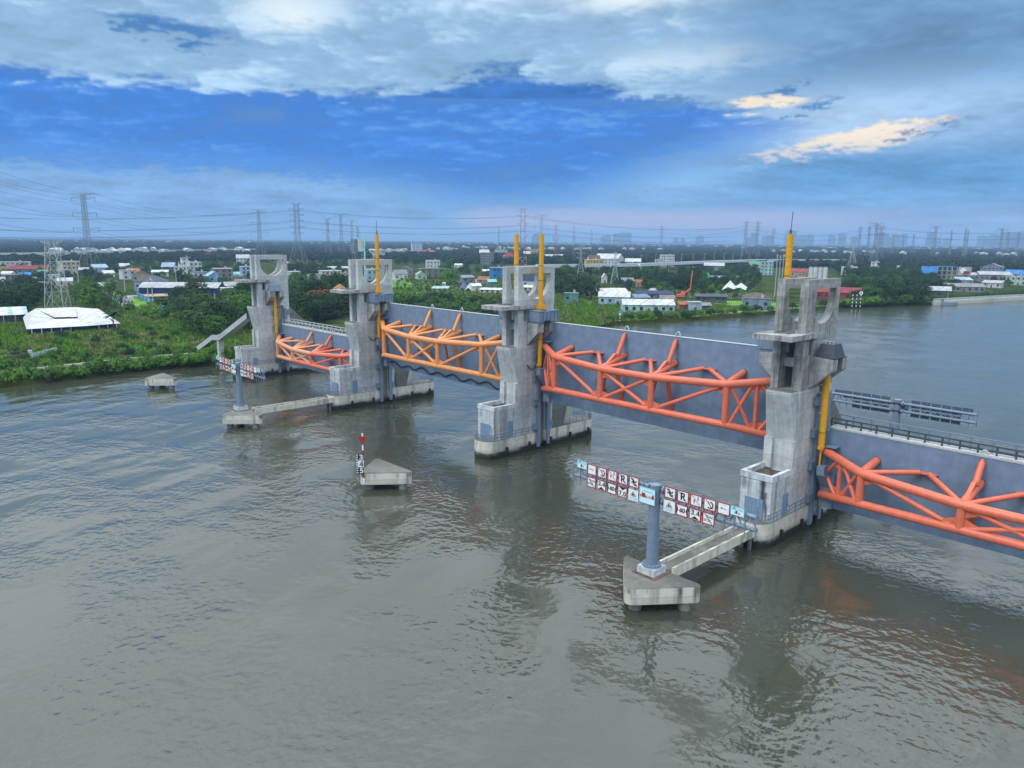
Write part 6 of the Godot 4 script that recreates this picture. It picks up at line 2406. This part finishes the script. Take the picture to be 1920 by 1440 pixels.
	viaduct("highway_viaduct", "grey highway on short piers rising to the right behind the third gate", [Vector2(-470, -480), Vector2(-440, -600), Vector2(-474, -849), Vector2(-480, -990), Vector2(-420, -1100)], 8.0, 9.0)
	house(-823.1, -73.9, 29.3, 7.5, 8.8, "flat", "white", "lightgrey", "long white two-storey row with small roof tanks at the left edge")
	house(-720.3, -49.5, 10.8, 5.7, 8.7, "flat", "yellow", "tan", "yellow flat-roofed house with dark windows near the left edge")
	house(-690.9, -58.8, 23.2, 7.9, 10.5, "gable", "teal", "maroon", "long teal-walled house under a maroon roof behind the left pylon")
	house(-696.9, -73.8, 8.0, 7.8, 6.4, "gable", "white", "red", "house with a steep red roof beside the small lattice pylon")
	house(-685.1, -92.5, 14.5, 11.0, 11.6, "flat", "cream", "cream", "cream three-storey house with pale columns right of the small pylon")
	house(-693.3, -118.7, 12.8, 8.1, 10.3, "gable", "paleblue", "paleblue", "light blue house under a pale roof at the foot of the big pylon")
	house(-733.0, -152.4, 9.1, 7.3, 7.3, "gable", "white", "white", "small white house with a low white roof among trees left of the viaduct piers")
	house(-457.6, -64.0, 8.2, 6.5, 6.5, "hip", "grey", "darkgrey", "small dark-roofed grey house behind the white canopy")
	house(-408.5, -45.4, 11.4, 6.4, 9.1, "canopy", "white", "white", "white curved canopy shelter on thin posts beside the village road")
	house(-541.8, -23.4, 10.8, 6.2, 8.7, "flat", "greybrown", "grey", "grey-brown house with a flat roof and dark openings at the left")
	house(-646.8, -38.6, 7.8, 4.9, 6.2, "gable", "paleblue", "white", "blue-white roofed house behind the grey-brown house")
	house(-517.1, -31.0, 13.8, 5.6, 8.3, "gableend", "tan", "greybrown", "wide low house with a brown-edged gable behind the small pylon")
	house(-496.7, -46.6, 8.9, 5.5, 7.1, "gable", "cream", "white", "low cream house under a white roof between the two pylons")
	house(-407.3, 6.2, 7.6, 10.9, 6.1, "gable", "white", "white", "tall white gabled house cut by the left picture edge")
	house(-584.3, -39.4, 7.6, 6.2, 6.1, "shed", "blue", "blue", "blue tarpaulin-roofed shed behind the left trees")
	house(-632.4, -60.6, 6.1, 6.2, 4.9, "shed", "green", "green", "pale green lean-to below the steep red roof")
	house(-665.0, -99.2, 7.7, 6.4, 6.2, "shed", "grey", "lightgrey", "grey sheet-roofed shed left of the big pylon foot")
	house(-604.9, -102.3, 8.9, 5.7, 7.2, "gable", "white", "white", "white low house right of the big pylon foot")
	house(-648.5, -78.5, 6.9, 5.3, 5.5, "flat", "white", "white", "white flat house below the cream three-storey house")
	house(-508.7, -42.9, 6.5, 7.1, 5.2, "flat", "white", "lightgrey", "white box house half hidden behind the small pylon")
	house(-463.3, -21.5, 3.8, 3.4, 3.0, "shed", "cream", "white", "tiny cream shed in the trees behind the left white roof")
	house(-607.3, -123.5, 10.2, 6.8, 8.2, "gable", "white", "orange", "white house with a bright orange roof")
	house(-561.8, -105.2, 10.1, 7.1, 8.1, "flat", "white", "lightgrey", "white house with square dark windows below the orange roof")
	house(-524.4, -103.7, 11.2, 7.8, 9.0, "gableend", "tan", "brown", "tan-gabled house with a brown roof behind the grey villa")
	house(-412.3, -75.7, 18.2, 9.5, 12.7, "villa", "paleblue", "darkgrey", "pale blue villa with a dark grey hip roof and arched dormer window")
	house(-358.6, -75.4, 44.9, 7.6, 12.6, "gable", "navy", "lightgrey", "long warehouse with navy walls and a pale grey roof")
	house(-369.1, -112.4, 15.9, 6.4, 8.0, "gable", "navy", "lightgrey", "navy-walled warehouse half hidden by the first tower")
	house(-327.7, -89.2, 7.5, 5.5, 6.0, "flat", "palegreen", "white", "pale green box building at the corner of the warehouses")
	house(-341.0, -54.3, 12.1, 2.8, 6.1, "shed", "grey", "tan", "tan sheet-roofed lean-to in front of the navy warehouse")
	house(-646.6, -166.2, 11.3, 10.2, 9.0, "gable", "bluegrey", "paleblue", "blue-grey gabled house beside the white stacked house")
	house(-669.4, -190.0, 16.8, 13.9, 13.4, "stack", "white", "grey", "white stacked house with a tank on its roof")
	house(-634.7, -185.0, 11.4, 10.5, 9.1, "flat", "white", "white", "white angled house right of the stacked house")
	house(-611.9, -166.0, 11.4, 7.4, 9.1, "flat", "white", "lightgrey", "white terrace house in front of the stacked house")
	house(-595.7, -141.2, 13.1, 5.7, 5.2, "shed", "white", "white", "long low white roof behind the grey villa")
	house(-490.7, -135.2, 11.0, 7.4, 8.8, "flat", "white", "bluegrey", "white house with a blue-grey side left of the blue gable")
	house(-475.9, -139.6, 10.1, 8.5, 8.1, "gableend", "skyblue", "paleblue", "sky blue house with a rounded pale blue gable")
	house(-490.7, -152.9, 13.4, 9.8, 10.7, "flat", "greybrown", "lightgrey", "grey two-storey house with a shaded balcony")
	house(-495.2, -164.9, 6.3, 7.1, 5.0, "shed", "grey", "turquoise", "turquoise-awning shed beside the grey balcony house")
	house(-448.4, -146.6, 7.7, 5.7, 6.2, "flat", "greybrown", "grey", "grey-brown low house left of the first tower")
	house(-533.6, -189.6, 7.1, 9.5, 5.6, "flat", "paleblue", "white", "pale blue tall house left of the first tower head")
	house(-893.5, -345.4, 16.9, 11.8, 6.7, "gable", "white", "white", "white long house above the first tower platform")
	house(-1161.8, -404.8, 26.7, 8.2, 8.0, "gable", "white", "maroon", "distant long house with a maroon roof by the viaduct")
	house(-501.7, -217.3, 10.1, 5.7, 8.1, "flat", "white", "white", "white row house right of the first tower head")
	house(-445.7, -208.8, 12.5, 5.6, 10.0, "flat", "white", "grey", "white low house left of the second tower head")
	house(-466.1, -231.9, 17.0, 7.3, 8.5, "flat", "cream", "white", "cream house with a dark garage left of the second tower head")
	house(-433.9, -226.0, 7.1, 6.7, 5.7, "flat", "cream", "tan", "tan-trimmed house against the second tower head")
	house(-629.3, -328.5, 32.7, 4.5, 6.5, "gable", "white", "palegreen", "very long pale greenhouse roof left of the second tower head")
	house(-759.0, -344.4, 6.4, 5.7, 5.1, "gable", "white", "white", "small white house under the big four-arm pylon")
	house(-439.0, -253.5, 8.2, 8.9, 6.5, "flat", "paleblue", "white", "pale blue house seen through the second tower head")
	house(-1002.8, -627.6, 21.5, 12.1, 17.2, "busroof", "white", "blue", "white building with a royal blue roof over the second tower")
	house(-1289.2, -916.8, 22.8, 27.3, 18.2, "block", "white", "blue", "blue and white six-storey office block behind the second gate")
	house(-1234.5, -896.9, 11.3, 12.2, 9.0, "gable", "white", "red", "red-roofed house right of the blue and white office block")
	house(-1228.5, -913.5, 14.9, 10.3, 11.9, "gable", "tan", "orange", "orange-roofed house among the trees behind the second gate")
	house(-988.3, -854.2, 18.2, 16.0, 14.6, "gable", "white", "white", "white farmhouse left of the third tower rods")
	house(-675.4, -586.8, 17.5, 16.7, 14.0, "flat", "grey", "grey", "grey unfinished concrete house left of the third tower rods")
	house(-1046.4, -950.0, 22.5, 14.2, 18.0, "flat", "white", "white", "white villa behind the left rod of the third tower")
	house(-759.6, -693.1, 7.9, 10.3, 6.3, "flat", "paleblue", "paleblue", "pale blue house under the red-roofed house")
	house(-755.2, -701.7, 11.2, 15.0, 8.9, "gable", "white", "red", "house with a dark red roof beside the left rod of the third tower")
	house(-954.4, -932.9, 13.2, 13.5, 10.6, "gable", "white", "white", "white gabled house between the two rods of the third tower")
	house(-949.1, -945.1, 14.6, 16.6, 11.7, "flat", "peach", "peach", "peach-coloured house between the two rods of the third tower")
	house(-814.9, -863.7, 34.5, 10.2, 10.4, "gable", "white", "white", "long white shed right of the third tower rods")
	house(-433.4, -299.6, 8.2, 6.6, 6.6, "gableend", "palegreen", "lightgrey", "pale green gabled house by the grey frame building")
	house(-443.7, -318.2, 23.4, 8.6, 9.4, "frame", "grey", "grey", "grey open concrete frame building behind the second gate")
	house(-428.7, -274.7, 11.0, 8.6, 8.8, "gable", "white", "grey", "white workshop right of the second tower")
	house(-507.4, -337.0, 11.4, 7.6, 9.1, "gableend", "grey", "grey", "grey gabled barn behind the white workshop")
	house(-631.9, -462.8, 15.9, 8.9, 12.7, "flat", "white", "white", "white roadside house behind the frame building")
	house(-630.5, -501.5, 9.5, 4.9, 7.6, "gable", "white", "white", "white bus shelter roof on the road behind the second gate")
	house(-301.7, -218.7, 10.2, 3.2, 8.1, "shed", "white", "paleteal", "low pale teal shed at the edge of the green field")
	house(-291.6, -232.6, 8.4, 7.1, 6.7, "tent", "purple", "purple", "purple-blue tarpaulin tent beside the green field")
	house(-283.9, -234.0, 5.8, 5.7, 4.6, "shed", "white", "white", "white sheet-roofed hut beside the purple tent")
	house(-465.2, -402.8, 9.0, 5.3, 7.2, "shed", "skyblue", "white", "blue and white awning hall left of the third tower head")
	house(-411.3, -366.9, 11.4, 9.1, 9.1, "flat", "blue", "skyblue", "blue warehouse against the third tower head")
	house(-335.9, -286.4, 9.1, 6.5, 7.3, "gable", "grey", "rust", "rust-roofed hut left of the third tower head")
	house(-308.0, -269.1, 5.9, 6.4, 4.7, "shed", "teal", "turquoise", "turquoise-roofed hut against the third tower head")
	house(-371.8, -299.6, 9.7, 5.8, 7.8, "shed", "grey", "bluegrey", "blue-grey hut with a sheet roof beyond the purple tent")
	house(-301.9, -299.5, 8.9, 7.6, 7.1, "gable", "white", "navy", "dark blue roofed house seen through the third tower head")
	house(-267.4, -265.8, 7.4, 4.1, 5.9, "shed", "white", "white", "white shed roof seen low through the third tower head")
	house(-270.3, -235.1, 14.5, 3.3, 4.4, "shed", "white", "white", "row of low white roofs at the foot of the huts")
	house(-557.6, -667.8, 15.1, 15.4, 12.1, "gable", "white", "brown", "white villa with a brown steep roof behind the lattice pylon")
	house(-547.0, -686.5, 32.0, 17.1, 25.6, "gable", "white", "white", "white villa wing with several gables")
	house(-489.3, -587.5, 18.5, 11.6, 14.8, "arcade", "yellow", "yellow", "yellow arcaded house below the white villas")
	house(-521.4, -778.5, 18.4, 15.3, 14.7, "flat", "white", "white", "tall white cube house above the highway")
	house(-527.8, -767.1, 9.0, 9.4, 7.2, "flat", "white", "paleblue", "low annex left of the tall white cube house")
	house(-530.5, -715.5, 21.0, 11.2, 16.8, "gable", "white", "white", "white houses with small gables left of the white cube house")
	house(-305.1, -387.9, 4.0, 7.6, 3.2, "gableend", "white", "white", "small white gabled house behind the white shed")
	house(-258.1, -370.5, 8.0, 5.1, 6.4, "gable", "tan", "rust", "rust-roofed house in the trees behind the crane yard")
	house(-263.0, -363.7, 9.1, 6.5, 7.3, "gable", "grey", "grey", "grey-roofed house left of the rust-roofed house")
	house(-164.5, -228.2, 16.3, 6.9, 8.2, "gable", "paleblue", "white", "large pale blue shed with a white roof near the river")
	house(-126.2, -205.6, 24.3, 6.1, 9.7, "gable", "paleteal", "white", "long pale teal shed with a white roof on the river bank")
	house(-186.5, -218.7, 7.4, 5.1, 5.9, "flat", "teal", "teal", "teal container hut behind the dark trees")
	house(-214.2, -264.1, 10.8, 7.4, 8.6, "flat", "lightgrey", "grey", "grey-white two-storey hut behind the dark trees")
	house(-199.1, -267.8, 17.9, 5.4, 7.2, "shed", "white", "white", "low white roofs behind the large shed")
	house(-160.6, -246.1, 8.0, 4.9, 6.4, "shed", "bluegrey", "bluegrey", "blue-grey lean-to between the two white sheds")
	house(-174.5, -276.9, 21.7, 4.7, 8.7, "shed", "grey", "navy", "dark blue sheet roof beside the crane")
	house(-149.5, -254.0, 7.9, 4.8, 6.3, "gable", "tan", "greybrown", "tan hut in front of the orange crane")
	house(-120.8, -227.7, 5.4, 4.7, 4.3, "shed", "rust", "rust", "rusty sheet hut on the river bank")
	house(-115.7, -229.0, 5.9, 4.4, 4.7, "flat", "paleblue", "lightgrey", "pale blue container hut on the river bank")
	house(-116.1, -238.9, 5.2, 3.7, 4.2, "shed", "grey", "grey", "grey container hut at the end of the bank huts")
	house(-284.9, -502.1, 6.5, 6.1, 5.2, "gable", "white", "green", "green-roofed stall by the highway")
	house(-251.1, -498.7, 7.9, 5.1, 6.3, "gable", "white", "green", "green-roofed stall right of the highway stall")
	house(-261.0, -484.3, 14.6, 4.8, 11.7, "shed", "bluegrey", "bluegrey", "blue-grey market roofs by the highway")
	house(-186.7, -387.3, 14.9, 6.9, 11.9, "tent", "white", "white", "white tarpaulin heap right of the market roofs")
	house(-336.2, -707.7, 12.4, 11.9, 9.9, "flat", "paleteal", "paleteal", "pale teal house left of the tall poles")
	house(-121.2, -297.5, 13.3, 6.0, 10.6, "hip", "greybrown", "brown", "brown thatched barn left of the fourth tower")
	house(-101.7, -262.7, 13.2, 5.6, 2.6, "flat", "bluegrey", "grey", "blue-grey fence shed on the bank left of the fourth tower")
	house(-141.5, -284.4, 17.1, 4.9, 3.4, "shed", "darkgrey", "darkgrey", "dark row of shacks behind the garden stakes")
	house(-370.2, -653.8, 21.7, 10.7, 17.4, "shed", "grey", "lightgrey", "pale market roof left of the fourth tower rod")
	house(-425.8, -843.2, 14.2, 8.4, 11.4, "gable", "white", "green", "green and white hut left of the fourth tower rod")
	house(-304.8, -649.8, 11.5, 13.6, 9.2, "flat", "paleteal", "paleteal", "pale teal two-storey house left of the fourth tower rod")
	house(-258.9, -627.8, 18.6, 8.3, 14.9, "gable", "tan", "red", "red-roofed workshop behind the fourth tower rod")
	house(-291.6, -695.8, 17.8, 5.8, 14.2, "shed", "turquoise", "turquoise", "turquoise pipe roof left of the white silos")
	house(-101.2, -356.2, 23.7, 7.7, 11.9, "gable", "maroon", "maroon", "maroon shed with a red-brown roof behind the fourth tower")
	house(-246.5, -713.5, 14.4, 8.7, 11.5, "flat", "white", "white", "white garage-like house right of the fourth tower head")
	house(-247.2, -781.3, 16.1, 12.8, 12.9, "stack", "white", "white", "white stepped villa under the big pylons on the right")
	house(-141.3, -624.9, 12.1, 14.2, 6.0, "gable", "blue", "blue", "bright blue slanted wall house on the right")
	house(-132.8, -637.1, 16.2, 14.2, 13.0, "frame", "lightgrey", "blue", "open grey storeys beside the bright blue wall")
	house(-171.3, -926.6, 22.5, 11.5, 18.0, "gableend", "bluegrey", "grey", "large grey gabled barn on the right")
	house(-128.0, -704.9, 10.7, 7.5, 8.6, "shed", "grey", "lightgrey", "grey metal roof left of the grey gabled barn")
	house(-110.5, -699.1, 25.2, 9.1, 15.1, "shed", "grey", "lightgrey", "wide pale metal roof below the grey gabled barn")
	house(-102.4, -742.6, 20.2, 10.1, 12.1, "gable", "paleblue", "blue", "blue-roofed hall at the right picture edge")
	house(-83.1, -654.1, 14.6, 7.0, 2.9, "flat", "mural", "white", "white wall painted with pale green patches at the right edge")
	house(-106.0, -596.5, 11.5, 7.1, 9.2, "shed", "lightgrey", "paleblue", "pale blue sheet roof below the billboard")
	house(-72.2, -421.2, 19.8, 7.4, 9.9, "shed", "darkgrey", "lightgrey", "dark open shed with a pale metal roof by the boat")
	house(-82.3, -512.6, 26.5, 5.9, 10.6, "gable", "grey", "grey", "long grey roof behind the riverside shed")
	house(-83.9, -592.4, 13.2, 5.5, 10.5, "shed", "white", "lightgrey", "low metal roofs stepping down to the promenade")
	house(-231.5, -806.1, 5.6, 9.0, 3.4, "stack", "white", "white", "narrow white shrine in the right-hand trees")
	house(-298.8, -1035.3, 8.0, 5.2, 6.4, "gable", "white", "white", "small white roof in the forest edge on the right")
	house(-229.7, -784.9, 6.9, 4.7, 5.5, "gable", "tan", "orange", "small orange roof in the right-hand trees")
	pylon(-766.7, -129.5, 75.5, "portal", "tallest grey lattice pylon with long top arms on the left")
	pylon(-1047.6, -441.5, 76.9, "portal", "grey lattice pylon rising behind the first tower head")
	pylon(-711.8, -331.6, 71.9, "four", "dense grey lattice pylon with four pairs of arms between the first two towers")
	pylon(-1130.8, -607.6, 68.9, "curved", "grey lattice pylon with drooping curved arms left of the second tower")
	pylon(-1162.3, -653.1, 78.4, "portal", "slim pylon with a flat top right of the curved-arm pylon")
	pylon(-1366.1, -799.4, 74.7, "portal", "faint slim pylon just left of the green mast")
	pylon(-1529.7, -915.2, 65.3, "three", "small dark pylon behind the green mast")
	pylon(-632.7, -611.6, 74.6, "redwhite", "tall red and white lattice pylon between the rods of the third tower")
	pylon(-861.5, -878.0, 78.5, "portal", "grey pylon behind the right rod of the third tower")
	pylon(-774.2, -823.3, 57.8, "telecom", "red telecom mast with side antennas right of the third tower")
	pylon(-819.7, -917.6, 58.0, "slim", "dark slim telecom mast above a blue hut right of the third tower")
	pylon(-1321.8, -1192.1, 67.5, "slim", "thin distant mast left of the third tower")
	pylon(-1156.6, -1353.9, 61.4, "slim", "small dark mast right of the slim telecom mast")
	pylon(-1139.4, -1622.1, 75.5, "three", "lone distant pylon above the white cube house")
	pylon(-757.7, -1392.8, 77.5, "three", "left one of the paired pylons left of the fourth tower rod")
	pylon(-688.4, -1317.1, 75.0, "three", "right one of the paired pylons left of the fourth tower rod")
	pylon(-895.7, -1773.4, 69.5, "three", "small pylon just left of the fourth tower rod")
	pylon(-557.5, -1490.6, 66.5, "three", "pylon behind the big flat-topped pylon, left of it")
	pylon(-523.5, -1450.5, 65.5, "three", "pylon close behind the big flat-topped pylon")
	pylon(-330.4, -989.1, 60.5, "portal", "big flat-topped lattice pylon on the right")
	pylon(-450.4, -1318.0, 62.7, "four", "dark pylon close right of the big flat-topped pylon")
	pylon(-297.4, -840.7, 40.4, "short", "lower lattice pylon left of the big flat-topped pylon")
	pylon(-708.0, -2075.8, 59.1, "curved", "first of three low pylons right of the big pylon")
	pylon(-752.2, -2272.5, 56.6, "slim", "thin middle one of three low pylons right of the big pylon")
	pylon(-662.2, -2092.1, 59.2, "curved", "last of three low pylons right of the big pylon")
	pylon(-431.6, -1536.5, 67.5, "portal", "flat-topped pylon above the bright blue house")
	pylon(-521.7, -1927.4, 65.0, "slim", "slim pylon right of the bright blue house")
	pylon(-438.9, -1743.4, 66.7, "slim", "taller of two close pylons near the right edge")
	pylon(-489.1, -1937.0, 65.1, "slim", "shorter of two close pylons near the right edge")
	pylon(-351.2, -1663.5, 65.0, "portal", "flat-topped pylon close to the right picture edge")
	pylon(-458.6, -2152.0, 64.0, "three", "small pylon right of the last flat-topped pylon")
	pylon(-392.1, -1962.2, 61.5, "three", "last small pylon at the right picture edge")
	pylon(-304.0, -0.1, 31.2, "gantry", "short terminal pylon with a square head in front of the left village")
	pylon(-338.0, -395.9, 29.5, "short", "pale lattice pylon among trees right of the third tower")
	pylon(-290.8, -383.5, 25.1, "short", "faint lattice pylon in front of the white villas")
	skyline()
	lines()
	small_things()
	plant_meshes()
	vegetation()
